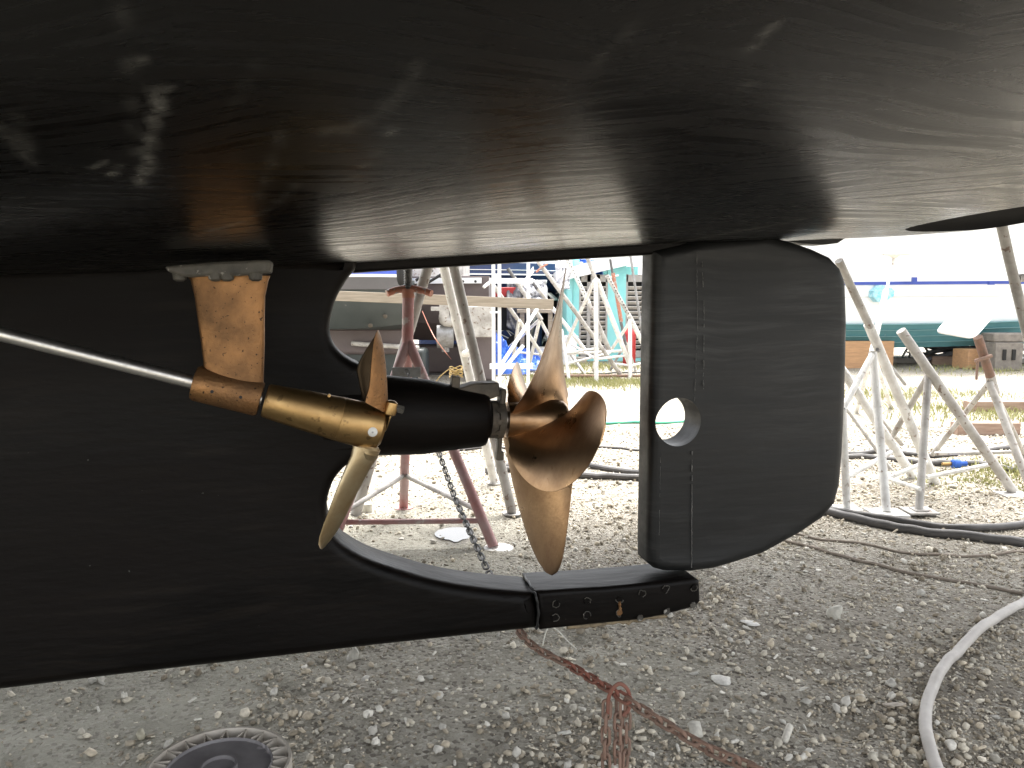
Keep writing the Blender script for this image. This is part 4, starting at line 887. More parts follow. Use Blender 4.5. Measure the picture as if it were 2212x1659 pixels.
# ------------------------------------------------------------------ timber beam on a white rack
beam_o = MB(); b0, b1 = at(700, 638, 9.0), at(1186, 657, 9.0)
d_ = (b1 - b0).normalized(); beam_o.box((b0 + b1) / 2, ((b1 - b0).length + .1, .06, .112), (d_, d_.cross(Z) * -1, d_.cross(d_.cross(Z)) * -1))
tag(beam_o.build('timber_beam', M_wood, bevel=.004), 'long weathered timber beam lying level across behind the stands', 'beam')
rk = gr(1075, 783); rk.y = 9.1
rack = root('steel_rack', (at(1075, 700, 9.1).x, 9.1, 0), 'white painted steel rack of angle uprights holding the timber beam end', 'rack')
for x, yy in ((1066, 9.15), (1079, 9.05), (1141, 9.6)):
    p_ = at(x, 700, yy); MB().box((p_.x, yy, .85), (.04, .04, 1.7)).build('upright', M_white, rack)
for z0_, n_ in ((at(1100, 606, 9.2).z, 'shelf_rail'), (.28, 'rail')): 
    a__, b_ = at(1066, 700, 9.18), at(1141, 700, 9.6); MB().box(((a__.x + b_.x) / 2, 9.38, z0_), ((b_.x - a__.x) + .1, .05, .06)).build(n_, M_white, rack)
MB().tube([(at(1080, 700, 9.08).x, 9.1, .3), (at(1160, 700, 9.6).x, 9.6, .95)], .028, 4).build('brace', M_white, rack)
MB().tube([(at(1080, 700, 9.08).x, 9.12, .22), (at(1130, 700, 9.4).x, 9.4, .52)], .028, 4).build('brace', M_white, rack)
p_ = at(1070, 668, 9.02); MB().box((p_.x, 9.02, at(1070, 661, 9.0).z - .07), (.12, .12, .02)).build('bracket', M_white, rack)
sh_ = root('sawhorse', (at(690, 700, 9).x, 9.0, 0), 'timber sawhorse carrying the beam behind the keel', 'sawhorse')
for k in (-1, 1):
    MB().box((at(690, 700, 9).x, 9.0 + k * .15, .5), (.07, .05, 1.0)).build('leg', M_wood, sh_)
zt = at(700, 651, 9.0).z; MB().box((at(690, 700, 9).x, 9.0, zt - .05), (.1, .5, .08)).build('top', M_wood, sh_)

# ------------------------------------------------------------------ far boats
def hull_run(parent, name, x0, x1, Y0, Y1, prof, mtl, closed=True, ends=None):
    """boat side: prof [(depth behind face, z)...] run from x0 to x1; ends=(f0,f1) squeezes"""
    a__, b_ = at(x0, 640, Y0), at(x1, 640, Y1); rings = []; n = 14
    for i in range(n + 1):
        t = i / n; p = lerp(a__, b_, t); bulge = -.25 * math.sin(math.pi * t) if ends is None else ends(t)
        rings.append([Vector((p.x, p.y + d + bulge, z)) for d, z in prof(t)])
    return MB().loft(rings).build(name, mtl, parent, angle=30)
# green grey hull, far left, with white and blue topsides
Yg = 9.6
gb = root('sailing_boat', (at(800, 700, Yg).x, Yg, 0), 'dark green grey hull with white stripe and blue cover left of the red stand', 'boat')
zz = lambda y, Y: at(900, y, Y).z
hull_run(gb, 'hull', 560, 868, Yg, Yg, lambda t: [(0, zz(602, Yg)), (0, zz(628, Yg)), (.03, zz(655, Yg)), (.22, zz(700 + 12 * math.sin(3 * t), Yg)), (.5, zz(716, Yg)), (2.4, zz(716, Yg)), (2.8, zz(602, Yg))], [M_green_h], ends=lambda t: .0 + .9 * max(0, t - .8) ** 1.2)
hull_run(gb, 'topside', 556, 862, Yg - .03, Yg - .03, lambda t: [(0, zz(625, Yg)), (-.02, zz(598, Yg)), (.1, zz(598, Yg)), (.1, zz(625, Yg))], [M_grey_h], ends=lambda t: .9 * max(0, t - .8) ** 1.2)
hull_run(gb, 'rubbing_strip', 556, 860, Yg - .06, Yg - .06, lambda t: [(0, zz(598.5, Yg)), (0, zz(592, Yg)), (.1, zz(592, Yg)), (.1, zz(598.5, Yg))], [M_white], ends=lambda t: .9 * max(0, t - .8) ** 1.2)
hull_run(gb, 'blue_cover', 556, 855, Yg + .05, Yg + .05, lambda t: [(0, zz(591.5, Yg)), (.05, zz(565, Yg)), (.9, zz(545, Yg)), (1.8, zz(591.5, Yg))], [M_blue], ends=lambda t: .9 * max(0, t - .8) ** 1.2)
MB().box(at(780, 735, Yg + .8), (1.3, .5, .34)).build('keel', M_brown_h, gb, bevel=.04)
m = MB(); m.box((at(800, 700, Yg).x, Yg + .8, .22), (1.2, .4, .42)); m.build('keel_foot', M_green_h, gb, bevel=.05)
for x, y in ((832, 683), (800, 703)): MB().lathe(at(x, y, Yg + .13), (0, -1, -.3), [(0, .03), (.02, .02)], 12).build('through_hull', M_dirt, gb)
# brown grey boat
Yh = 10.6
hb = root('motor_boat', (at(960, 700, Yh).x, Yh, 0), 'grey brown boat with white rubbing strip and drive leg behind the timber beam', 'boat')
hull_run(hb, 'hull', 845, 1056, Yh, Yh, lambda t: [(0, zz(596, Yh)), (0, zz(655, Yh)), (.15, zz(700, Yh)), (.6, zz(742, Yh)), (2.2, zz(742, Yh)), (3, zz(596, Yh))], [M_brown_h], ends=lambda t: .35 * (1 - t))
hull_run(hb, 'rubbing_strip', 870, 1040, Yh - .06, Yh - .06, lambda t: [(0, zz(612, Yh)), (0, zz(600, Yh)), (.15, zz(600, Yh)), (.15, zz(612, Yh))], [M_white], ends=lambda t: .35 * (1 - t))
for x in (1000, 1027): MB().lathe(at(x, 608, Yh - .08), (0, -1, 0), [(0, .018), (.012, .018)], 10).build('rivet', M_dark, hb)
hull_run(hb, 'deck_house', 868, 1000, Yh + .5, Yh + .5, lambda t: [(0, zz(600, Yh)), (.1, zz(555, Yh)), (1.8, zz(555, Yh)), (1.8, zz(600, Yh))], [M_wht2], ends=lambda t: 0)
MB().tube([at(898, 606, Yh - .1), at(935, 583, Yh - .1)], .02, 8).build('stay', M_dark, hb); MB().tube([at(912, 618, Yh - .1), at(958, 590, Yh - .1)], .02, 8).build('stay', M_dark, hb)
m = MB(); p_ = at(960, 672, Yh - .25); m.box(p_, (.12, .12, .16)); m.box(p_ + Vector((0, 0, .03)), (.34, .1, .05)); m.tube(smooth_path([p_ + Vector((0, 0, -.05)), p_ + Vector((.02, 0, -.13)), p_ + Vector((.24, 0, -.13))], 4), .075, 12); m.build('drive_leg', M_wht2, hb, bevel=.006)
m = MB(); p_ = at(962, 727, Yh - .2); m.tube([p_ + Vector((0, 0, .27)), p_ + Vector((0, 0, -.2))], .05, 10); m.lathe(p_ + Vector((-.12, 0, .0)), (1, .1, 0), [(0, .02), (.01, .15), (.22, .15), (.23, .08)], 20); m.build('bow_thruster', M_gsteel, hb)
m = MB(); p_ = at(1037, 695, Yh - .3); m.box(p_, (.36, .03, .4)); m.build('cabin_plate', M_wht2, hb, bevel=.03)
p_ = at(1040, 750, Yh - .1); MB().box((p_.x, p_.y, .42), (.38, .16, .84)).build('rudder', M_brown_h, hb, bevel=.03)
MB().tube([at(760, 742, Yh - .5), at(905, 752, Yh - .6)], .03, 10).build('bilge_pipe', M_wht2, hb)
m = MB(); m.box((at(930, 700, Yh + .9).x, Yh + 1.0, .2), (1.3, .5, .4)); m.build('keel', M_brown_h, hb, bevel=.04)
wr = MB().tube(smooth_path([at(912, 672, 8.6), at(930, 712, 8.55), at(950, 745, 8.5), gr(985, 790) + Z * .02, gr(1015, 812) + Z * .01], 6), .005, 6); tag(wr.build('wire', M_pink), 'thin red wire hanging from the white stand leg to the ground', 'wire')
# round cushion fenders
for x, lab in ((866, 'black rubber fender hanging at the end of the grey hull'),):
    f_ = root('fender', at(x, 590, 9.2), lab, 'fender'); MB().lathe(at(x, 590, 9.2) + Z * -.12, Z, [(-.03, .01), (0, .035), (.05, .05), (.16, .05), (.21, .035), (.24, .01)], 14).build('fender_body', M_dark, f_); MB().tube([at(x, 590, 9.2) + Z * .1, at(x, 560, 9.2)], .006, 6).build('rope', M_dark, f_)
# navy boat
Yn = 14.0
nb = root('sailing_yacht', (at(1080, 700, Yn).x, Yn, 0), 'navy blue hull with thin white lines and white cabin behind the stands', 'boat')
yz = lambda y: at(1000, y, Yn).z
hull_run(nb, 'hull', 880, 1235, Yn, Yn + 1, lambda t: [(0, yz(566)), (0, yz(592)), (.06, yz(600)), (.3, yz(611)), (1.2, yz(640)), (2.2, yz(640)), (3, yz(566))], [M_navy], ends=lambda t: -.3 * math.sin(math.pi * t))
for ya, yb in ((590, 593.2), (581, 582.4)): hull_run(nb, 'white_line', 880, 1235, Yn - .02, Yn + .98, lambda t: [(0, yz(yb)), (0, yz(ya)), (.05, yz(ya)), (.05, yz(yb))], [M_white], ends=lambda t: -.3 * math.sin(math.pi * t))
hull_run(nb, 'cabin', 1075, 1220, Yn + .6, Yn + 1.4, lambda t: [(0, yz(570)), (.1, yz(500)), (1.5, yz(500)), (1.5, yz(570))], [M_white], ends=lambda t: 0)
hull_run(nb, 'cockpit_cover', 900, 1074, Yn + .4, Yn + .9, lambda t: [(0, yz(575)), (.1, yz(535)), (1.5, yz(535)), (1.5, yz(575))], [M_navy], ends=lambda t: 0)
m = MB(); m.box((at(1030, 700, Yn).x, Yn + 1.6, .55), (2.4, .3, 1.1)); m.build('keel', M_navy, nb, bevel=.05)
# dark store space under it with red trailer
rt = root('trailer', (at(1085, 700, 13.2).x, 13.2, 0), 'red painted trailer bed in the shade under the navy boat', 'trailer')
p_ = at(1083, 631, 13.2); MB().box((p_.x, 13.2, p_.z), (1.0, .5, .15)).build('bed', M_redc, rt, bevel=.01)
for k in (-1, 1): MB().lathe((p_.x + k * .3, 13.0, .25), (0, 1, 0), [(0, .2), (.02, .25), (.16, .25), (.18, .2)], 24).build('wheel', M_dark, rt); 
MB().box((p_.x, 13.25, p_.z - .35), (.9, .3, .55)).build('chassis', M_dark, rt)

# white boat with turquoise clinker bottom at the right
Yb = 12.2
wb = root('fishing_boat', (at(2000, 700, Yb).x, Yb, 0), 'big white boat with blue stripe and turquoise clinker bottom right of the rudder', 'boat')
bz = lambda y, t: at(2000, y, Yb).z
rise = lambda t: -26 * max(0, t - .35) ** 1.4 * 1.5
X0, X1 = 1560, 2560
endf = lambda t: -.3 * math.sin(math.pi * min(1, t * 1.1))
hull_run(wb, 'topsides', X0, X1, Yb, Yb + .3, lambda t: [(.10, bz(699 + rise(t), t)), (.04, bz(680 + rise(t) * .6, t)), (.02, bz(625, t)), (-.05, bz(540, t)), (-.12, bz(470, t)), (.4, bz(470, t)), (1.0, bz(480, t)), (3.0, bz(480, t)), (3.0, bz(699 + rise(t), t))], [M_white], ends=endf)
hull_run(wb, 'blue_line', X0, X1, Yb - .03, Yb + .27, lambda t: [(.02, bz(614.3 + (2 - 8 * t) + 2, t)), (.02, bz(607.6 + (2 - 8 * t) + 2, t)), (.1, bz(607.6 + (2 - 8 * t) + 2, t)), (.1, bz(614.3 + (2 - 8 * t) + 2, t))], [M_blue], ends=endf)
hull_run(wb, 'seam_line', X0, X1, Yb - .012, Yb + .288, lambda t: [(.03, bz(644 - 7 * t, t)), (.03, bz(643.2 - 7 * t, t)), (.06, bz(643.2 - 7 * t, t)), (.06, bz(644 - 7 * t, t))], [M_shutf], ends=endf)
MB().box(at(2141, 611.5, Yb - .32), (.08, .05, .05)).build('scupper', M_blue, wb)
MB().box(at(1975, 604, Yb - .3), (.07, .04, .07)).build('hull_mark', M_blue, wb)
NP = 4
for k in range(NP):
    ya, yb = 699 + k * 13.6, 699 + (k + 1) * 13.6; d0, d1 = .10 + k * .09, .10 + (k + 1) * .09
    hull_run(wb, 'strake_ledge', X0, X1, Yb, Yb + .3, lambda t: [(d0 - .075, bz(ya + .6 + rise(t), t)), (d0 - .075, bz(ya + 1.7 + rise(t), t)), (d0 + .05, bz(ya + 1.7 + rise(t), t)), (d0 + .05, bz(ya + .2 + rise(t), t))], [mat('teal_edge_lit', (.17, .32, .34), (.2, .36, .375), rough=.5)], ends=endf)  # lighter teal paints in the light falling on the ledges from above
    hull_run(wb, 'strake', X0, X1, Yb, Yb + .3, lambda t: [(d0 - .035, bz(ya + rise(t), t)), (d1 - .05, bz(yb + rise(t) * .9, t)), (d1 + .03, bz(yb + rise(t) * .9, t)), (d0 + .12, bz(ya + rise(t), t))], [M_teal], ends=endf)
hull_run(wb, 'bottom', X0, X1, Yb, Yb + .3, lambda t: [(.4, bz(705 + rise(t), t)), (1.6, bz(752 + rise(t), t)), (3, bz(752, t)), (3, bz(705, t))], [M_teal], ends=endf)
mm_ = mat('bared_patch', (.16, .50, .60), (.45, .66, .7), rough=.6, scale=22); pp = at(1909, 634, Yb - .30); m = MB(); rr_ = [Vector((pp.x + math.cos(q) * (.17 + random.gauss(0, .02)), pp.y, pp.z + math.sin(q) * (.10 + random.gauss(0, .02)))) for q in np.linspace(0, 6.28, 22, endpoint=False)]
m.loft([rr_, [v + Vector((0, .2, 0)) for v in rr_]]); m.build('bared_patch', mm_, wb, smooth=False)
for x, y in ((1858, 722), (2000 - 160, 722), (1861 + 243, 757 - 40)): MB().lathe(at(x, y, Yb + .35), (0, -1, -.3), [(0, .09), (.02, .05)], 14).build('bottom_fitting', M_sheet, wb)
# blocks under it
def crate(name, x, y, Y, dim, mtl, label, cat, yaw=0, parts=0):
    p = at(x, y, Y); m_ = MB(); a1 = Vector((math.cos(yaw), math.sin(yaw), 0)); m_.box((p.x, Y, dim[2] / 2), dim, (a1, Z.cross(a1), Z)); return tag(m_.build(name, mtl, bevel=.008), label, cat)
crate('wood_block', 1850, 750, 12.4, (1.0, .4, .42), M_wood_o, 'orange timber block under the white boat just right of the rudder', 'block', .1)
crate('wood_block', 1916 + 150, 760, 13.0, (.9, .4, .14), M_wood_b, 'low dark brown timber block in the shade under the white boat', 'block', -.1)
crate('wood_block', 2095, 760, 12.3, (.36, .3, .30), M_wood_o, 'small orange timber block behind the raised pole end', 'block', .3)
p_ = at(2062 - 5, 760, 12.2); 
cb = crate('concrete_block', 2163, 735, 12.0, (.42, .4, .42), M_conc, 'lower grey concrete block with two slots under the white boat', 'block', .05)
for k in (-.07, .07): 
    p_ = at(2163, 735, 12.0); MB().box((p_.x + k, 11.79, .24), (.05, .02, .16)).build('slot', M_dark, cb)
cb2 = MB(); p_ = at(2168, 735, 12.0); cb2.box((p_.x + .06, 12.02, .49), (.6, .36, .13)); tag(cb2.build('concrete_slab', M_conc, bevel=.02), 'brown grey slab lying on the concrete block', 'slab')
m = MB(); 
for k in range(26):
    p_ = at(random.uniform(2030, 2130), 760, random.uniform(12.9, 13.6)); a__ = random.uniform(-.5, .5); l_ = random.uniform(.3, .9); m.tube([(p_.x - l_ / 2, p_.y, .03 + random.random() * .32), (p_.x + l_ / 2 * math.cos(a__), p_.y + l_ / 2 * math.sin(a__), .03 + random.random() * .25)], random.uniform(.02, .05), 7)
o = m.build('scrap_debris', M_cgrey); tag(o, 'dark scrap pipes and rags piled in the shade under the white boat', kind='stuff')

# ------------------------------------------------------------------ turquoise shed with shutters
Ys = 13.6
sx = lambda x, Y=Ys: at(x, 640, Y).x; szz = lambda y, Y=Ys: at(1300, y, Y).z
shed = root('shed', (sx(1310), Ys, 0), 'turquoise shed with grey louvred shutters and white fascia behind the heap of stands', 'shed')
x0, x1 = sx(1238), sx(1440)
def wall_seg(a__, b_, z0_, z1_, mtl=M_teal2, nm='wall', y=Ys, th=.12): MB().box(((a__ + b_) / 2, y + th / 2, (z0_ + z1_) / 2), (b_ - a__, th, z1_ - z0_)).build(nm, mtl, shed)
zt = 1.72
wall_seg(x0, sx(1251), 0, zt); wall_seg(sx(1313), sx(1352), 0, zt); wall_seg(sx(1390), x1, 0, zt); wall_seg(sx(1251), sx(1313), 0, .05); wall_seg(sx(1352), sx(1390), 0, .05)
MB().box((x0 - .06, Ys + 1.6, zt / 2), (.1, 3.3, zt)).build('side_wall', M_teal2, shed)
MB().box(((x0 + x1) / 2, Ys + 3.2, zt / 2), (x1 - x0, .1, zt)).build('back_wall', M_teal2, shed)
fas = MB(); pa, pb = at(1205, 598, 13.3), at(1450, 540, 13.3)
fas.loft([[Vector((pa.x, 13.3 + d, pa.z + h_)) for d, h_ in ((0, -.08), (0, .10), (3.5, .10), (3.5, -.08))], [Vector((pb.x, 13.3 + d, pb.z + h_)) for d, h_ in ((0, -.08), (0, .18), (3.5, .18), (3.5, -.08))]]); fas.build('roof', M_white, shed, smooth=False)
slat_me = None
def shutter(xa, xb, cols):
    global slat_me
    a__, b_ = sx(xa), sx(xb); ztop = szz(596) ; fr = MB()
    sh = MB(); f_ = .07; cw = (b_ - a__) / cols
    for k in range(cols + 1): sh.box((a__ + k * cw, Ys + .03, ztop / 2 + .05), (0.05 if k in (0, cols) else .06, .05, ztop - .05))
    for z_ in (.12, ztop - .04): sh.box(((a__ + b_) / 2, Ys + .028, z_), (b_ - a__, .046, .12))
    so_2 = sh.build('shutter', M_shutf, shed, smooth=False)
    MB().box(((a__ + b_) / 2, Ys + .11, ztop / 2), (b_ - a__, .02, ztop - .02)).build('backing', M_dark, so_2)
    for k in range(cols):
        cx = a__ + (k + .5) * cw; n_ = 13
        for q in range(n_):
            z_ = .24 + q * (ztop - .36) / n_
            if slat_me is None:
                slat_me = MB().box((0, 0, 0), (1, .012, .088), (Vector((1, 0, 0)), Vector((0, math.cos(.95), math.sin(.95))), Vector((0, -math.sin(.95), math.cos(.95))))).mesh('slat', M_shut, smooth=False)
            o = bpy.data.objects.new('slat', slat_me); col.objects.link(o); o.parent = so_2
            o.location = Vector((cx, Ys + .05, z_)) - OFF[so_2]; o.scale = (cw - .055, 1, 1)
shutter(1252, 1312, 3); shutter(1353, 1390, 1)
# blue tarps, plastic sheets, cloth
def cloth(name, x0_, y0_, x1_, y1_, Y, mtl, label, cat, amp=.12, nx=26, ny=18, seed=0, lean=.3, sh=lambda u, v: (0, 0)):
    m_ = MB(); v = []
    for j in range(ny + 1):
        for i in range(nx + 1):
            u, t = i / nx, j / ny; dx, dy = sh(u, t)
            p = at(x0_ + (x1_ - x0_) * u + dx, y0_ + (y1_ - y0_) * t + dy, Y)
            n_ = pnoise(Vector((u * 4 + seed, t * 3, seed))) + .5 * pnoise(Vector((u * 11, t * 9 + seed, seed)))
            v.append(p + Vector((0, -lean * (t) + amp * n_, 0)))
    f = [(j * (nx + 1) + i, j * (nx + 1) + i + 1, (j + 1) * (nx + 1) + i + 1, (j + 1) * (nx + 1) + i) for j in range(ny) for i in range(nx)]
    m_.add(v, f); o = m_.build(name, mtl, angle=25); s_ = o.modifiers.new('thick', 'SOLIDIFY'); s_.thickness = .012; return tag(o, label, cat)
def heap(name, pts, zmax, mtl, label, cat, seed):
    """crumpled tarp lying in a heap: a grid over an outline centre with a lumpy height"""
    (cx, cy, rx_, ry_) = pts; m_ = MB(); n = 34; v = []
    for j in range(n + 1):
        for i in range(n + 1):
            u, t = 2 * i / n - 1, 2 * j / n - 1; q = max(abs(u), abs(t)); e = 1 - q ** 3
            h_ = max(.0, e) * zmax * (.45 + .75 * abs(pnoise(Vector((u * 2.3 + seed, t * 2, seed)))) + .5 * abs(pnoise(Vector((u * 6, t * 6, seed + 3))))) * (1.5 - .9 * (u + 1) / 2)
            v.append((cx + u * rx_ * (1 + .12 * pnoise(Vector((t * 3, u, seed)))), cy + t * ry_, .01 + h_))
    m_.add(v, [(j * (n + 1) + i, j * (n + 1) + i + 1, (j + 1) * (n + 1) + i + 1, (j + 1) * (n + 1) + i) for j in range(n) for i in range(n)])
    return tag(m_.build(name, mtl, angle=18), label, cat)
g_ = at(1075, 745, 11.6); heap('tarpaulin', (g_.x, 11.6, .42, .5), .55, M_tarp, 'crumpled bright blue tarpaulin lying in a heap behind the white rack', 'tarpaulin', 2)
g_ = at(1135, 745, 12.2); heap('tarpaulin', (g_.x, 12.2, .45, .4), .30, M_tarp, 'lower fold of blue tarpaulin spread left of the upright blade', 'tarpaulin', 8)
cloth('tarpaulin', 1228, 560, 1300, 612, 14.6, M_tarp, 'blue tarpaulin hanging over the shed roof corner', 'tarpaulin', amp=.1, seed=5, sh=lambda u, v: (0, 20 * (1 - u) * v))
cloth('plastic_sheet', 1198, 560, 1232, 625, 12.6, M_sheet, 'grey translucent plastic sheet hanging above the upright blade tip', 'sheet', seed=3, sh=lambda u, v: (6 * math.sin(u * 9) - 14 * v * (u - .3), 0))
cloth('plastic_sheet', 1130, 605, 1180, 648, 12.9, M_sheet, 'crumpled silver sheet thrown over gear left of the upright blade', 'sheet', amp=.2, seed=6)
cloth('cloth', 1095, 610, 1150, 720, 13.0, M_cgrey, 'dark grey cloth hanging below the navy boat', 'cloth', seed=9, sh=lambda u, v: (0, -30 * abs(u - .5) * v))
# dark recess left of the shed: an open doorway of a store
st_ = root('store_shed', (at(1220, 700, 16).x, 16.0, 0), 'dark open store beside the turquoise shed', 'shed')
xa, xb = at(1150, 640, 16).x, at(1236, 640, 16).x
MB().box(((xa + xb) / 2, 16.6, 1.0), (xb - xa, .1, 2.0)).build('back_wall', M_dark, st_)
MB().box(((xa + xb) / 2, 15.9, 2.05), (xb - xa + .1, 1.4, .08)).build('roof', M_wht2, st_); MB().box((xa, 16, 1.0), (.06, 1.2, 2.0)).build('side_wall', M_cgrey, st_)
# crates and buckets left in the heap
wc = root('workbench', (at(1160, 740, 12.6).x, 12.6, 0), 'small timber workbench behind the stands left of the upright blade', 'bench')
p_ = at(1158, 672, 12.6); MB().box((p_.x, 12.6, p_.z), (.6, .4, .05)).build('top', M_wood, wc)
for k in (-1, 1): MB().box((p_.x + k * .22, 12.5, p_.z / 2), (.07, .07, p_.z - .05)).build('leg', M_wood, wc); 
def bucket(x, y, Y, r_, h_, mtl, label):
    p = at(x, y, Y); b = root('bucket', (p.x, Y, 0), label, 'bucket'); MB().lathe((p.x, Y, 0), Z, [(0, r_ * .82), (h_, r_), (h_ + .005, r_ + .01), (h_ + .02, r_ + .01), (h_ + .02, r_ - .01), (.03, r_ * .7)], 20).build('bucket_body', mtl, b)
    MB().tube([(p.x + r_ * math.cos(a__), Y - .02 - .1 * math.sin(a__), h_ - .02 + r_ * .35 * math.sin(a__)) for a__ in np.linspace(math.pi, 0, 10)], .004, 5).build('handle', M_gsteel, b)
bucket(1225, 745, 12.8, .17, .45, M_white, 'white plastic drum right of the upright blade')
bucket(1172, 752, 12.3, .14, .3, M_plastic, 'cream jerry bucket between the stands left of the blade')
gb_ = root('gas_bottle', (at(1358, 720, 12.5).x, 12.5, 0), 'red gas bottle standing before the narrow turquoise wall', 'bottle'); p_ = at(1360, 712, 12.5)
MB().lathe((p_.x, 12.5, 0), Z, [(0, .08), (.03, .1), (.5, .1), (.58, .06), (.6, .03), (.66, .03)], 18).build('bottle_body', M_redc, gb_); MB().lathe((p_.x, 12.5, .66), Z, [(0, .02), (.05, .02)], 10).build('valve', M_gsteel, gb_)
# kerb and timber edging
kb = MB(); a__, b_ = gr(560, 764), gr(1240, 762); kb.box(((a__.x + b_.x) / 2, 13.1, .05), (b_.x - a__.x, .22, .12)); tag(kb.build('kerb', M_kerb, bevel=.01), kind='structure')
for x, y, w_, lab in ((2165, 888, .9, 'red brown timber baulk lying on the pale gravel far right'), (2100, 938, .5, 'dark short timber baulk among the yellow grass'), (1330, 820, 1.6, 'thin rusty rail lying in front of the shed')):
    p = gr(x, y); m_ = MB(); m_.box((p.x + .1, p.y, .05), (w_, .12, .10 if y != 820 else .03)); tag(m_.build('timber_baulk', M_wood_b if y != 820 else M_rust, bevel=.006), lab, 'timber')
k2 = MB(); a__, b_ = gr(1850, 778), gr(2400, 772); k2.box(((a__.x + b_.x) / 2, 13.3, .04), (b_.x - a__.x, .2, .09)); tag(k2.build('kerb', M_kerb, bevel=.01), kind='structure')

# ------------------------------------------------------------------ hoses, ropes, chain
def hose(name, pix, r_, mtl, label, cat='hose', lift=0, n=10, k=8):
    pts = smooth_path([gr(x, y) for x, y in pix], k); pts = [Vector((p.x, p.y, gz(p.x, p.y) + r_ * .85 + lift)) for p in pts]
    o = MB().tube(pts, r_, n).build(name, mtl); return tag(o, label, cat)
hose('hose', [(2290, 1250), (2212, 1312), (2150, 1352), (2085, 1405), (2040, 1450), (2010, 1500), (1999, 1550), (2003, 1600), (2022, 1660), (2050, 1740)], .0155, M_hose_w, 'thick pale grey hose curving over the gravel at bottom right', n=16)
hose('hose', [(1560, 1075), (1700, 1092), (1795, 1112), (1900, 1135), (2000, 1150), (2100, 1165), (2212, 1178), (2350, 1190)], .0225, M_hose_b, 'thick black hose, lower of the pair passing under the rudder', n=14)
hose('hose', [(1560, 1068), (1700, 1082), (1795, 1103), (1900, 1120), (2000, 1134), (2080, 1144), (2150, 1143), (2212, 1138), (2350, 1125)], .019, M_hose_b, 'thinner grey black hose, upper of the pair under the rudder', n=14)
hose('rope', [(1600, 1135), (1740, 1160), (1860, 1172), (1960, 1190), (2060, 1199), (2140, 1200), (2212, 1195), (2300, 1185)], .0055, M_rope, 'thin brown rope curving across the gravel below the black hoses', 'rope')
hose('rope', [(1500, 1140), (1700, 1172), (1800, 1198), (1900, 1222), (2000, 1244), (2100, 1262), (2212, 1284), (2300, 1300)], .0065, M_rope, 'straight dark rope running to the right edge of the gravel', 'rope')
hose('hose', [(1120, 917), (1225, 915), (1300, 915), (1385, 914), (1560, 905), (1700, 890)], .0125, M_hose_g, 'bright green garden hose seen between propeller and rudder')
hose('hose', [(1060, 1010), (1150, 1000), (1230, 1000), (1290, 1012), (1385, 1028), (1550, 1050), (1700, 1062)], .018, M_hose_b, 'grey hose crossing behind the main propeller to the rudder')
hose('hose', [(1050, 1020), (1110, 1016), (1200, 1026), (1290, 1035), (1385, 1041), (1560, 1050)], .020, M_hose_b, 'second grey hose nearest behind the bottom propeller blade')
hose('hose', [(930, 968), (1060, 972), (1230, 972), (1385, 980), (1600, 990)], .009, M_hose_b, 'thin dark cable on the pale gravel behind the propeller', 'cable')
hose('hose', [(1600, 992), (1820, 982), (1900, 978), (2020, 984), (2120, 979), (2212, 970)], .017, M_hose_b, 'grey pipe lying behind the leaning stands, farther one')
hose('hose', [(1600, 1000), (1820, 991), (1960, 996), (2060, 1000), (2150, 1008), (2240, 1022)], .02, M_hose_b, 'grey hose lying behind the leaning stands, nearer one')
for q, ys in enumerate(((805, 'first'), (812, 'second'))):
    hose('hose', [(880, ys[0]), (960, ys[0] - 3), (1040, ys[0] + 2), (1130, ys[0] - 1), (1250, ys[0] + 4), (1385, ys[0])], .012, M_hose_b, ['thin dark hose on the far gravel, farther of two behind the red stand', 'thin dark hose on the far gravel, nearer of two behind the red stand'][q])
m = MB(); tw = smooth_path([gr(x, y) + Z * h_ for x, y, h_ in ((1172, 1395, .0), (1182, 1385, .04), (1200, 1378, .03), (1225, 1390, .01), (1245, 1402, 0))], 5); tag(m.tube(tw, .0018, 6).build('twig', M_plastic), 'thin pale twig arching over the mud under the shoe', 'twig')
for x, y, lab in ((755, 1080, ''),): pass
cpk = gr(793, 1108); tag(MB().lathe((cpk.x, cpk.y, 0), Z, [(0, .028), (.05, .026), (.052, .02)], 16).build('plastic_pot', M_plastic), 'small cream plastic pot beside the white stand foot', 'pot')

def link_mesh_data(mtl, nm):
    m_ = MB(); pts = []; L_, W_, rr = .0125, .0085, .0036     # half straight, half width
    path = [Vector((L_ * 0 + (.0085 * math.cos(t) + (L_ - .0) * (1 if math.cos(t) > 0 else -1)) * 1, .0085 * math.sin(t), 0)) for t in np.linspace(0, 2 * math.pi, 16, endpoint=False)]
    n = len(path); rings = []
    for i, p in enumerate(path):
        d = (path[(i + 1) % n] - path[i - 1]).normalized(); s_ = d.cross(Z)
        rings.append([p + (s_ * math.cos(a__) + Z * math.sin(a__)) * rr for a__ in (2 * math.pi * k / 6 for k in range(6))])
    rings.append(rings[0]); m_.loft(rings, caps=False); return m_.mesh(nm, mtl, angle=60)
LK = {'p': link_mesh_data(M_rust_pale, 'chain_link'), 'r': link_mesh_data(M_rust_red, 'chain_link'), 'g': link_mesh_data(M_chain_shade, 'chain_link')}
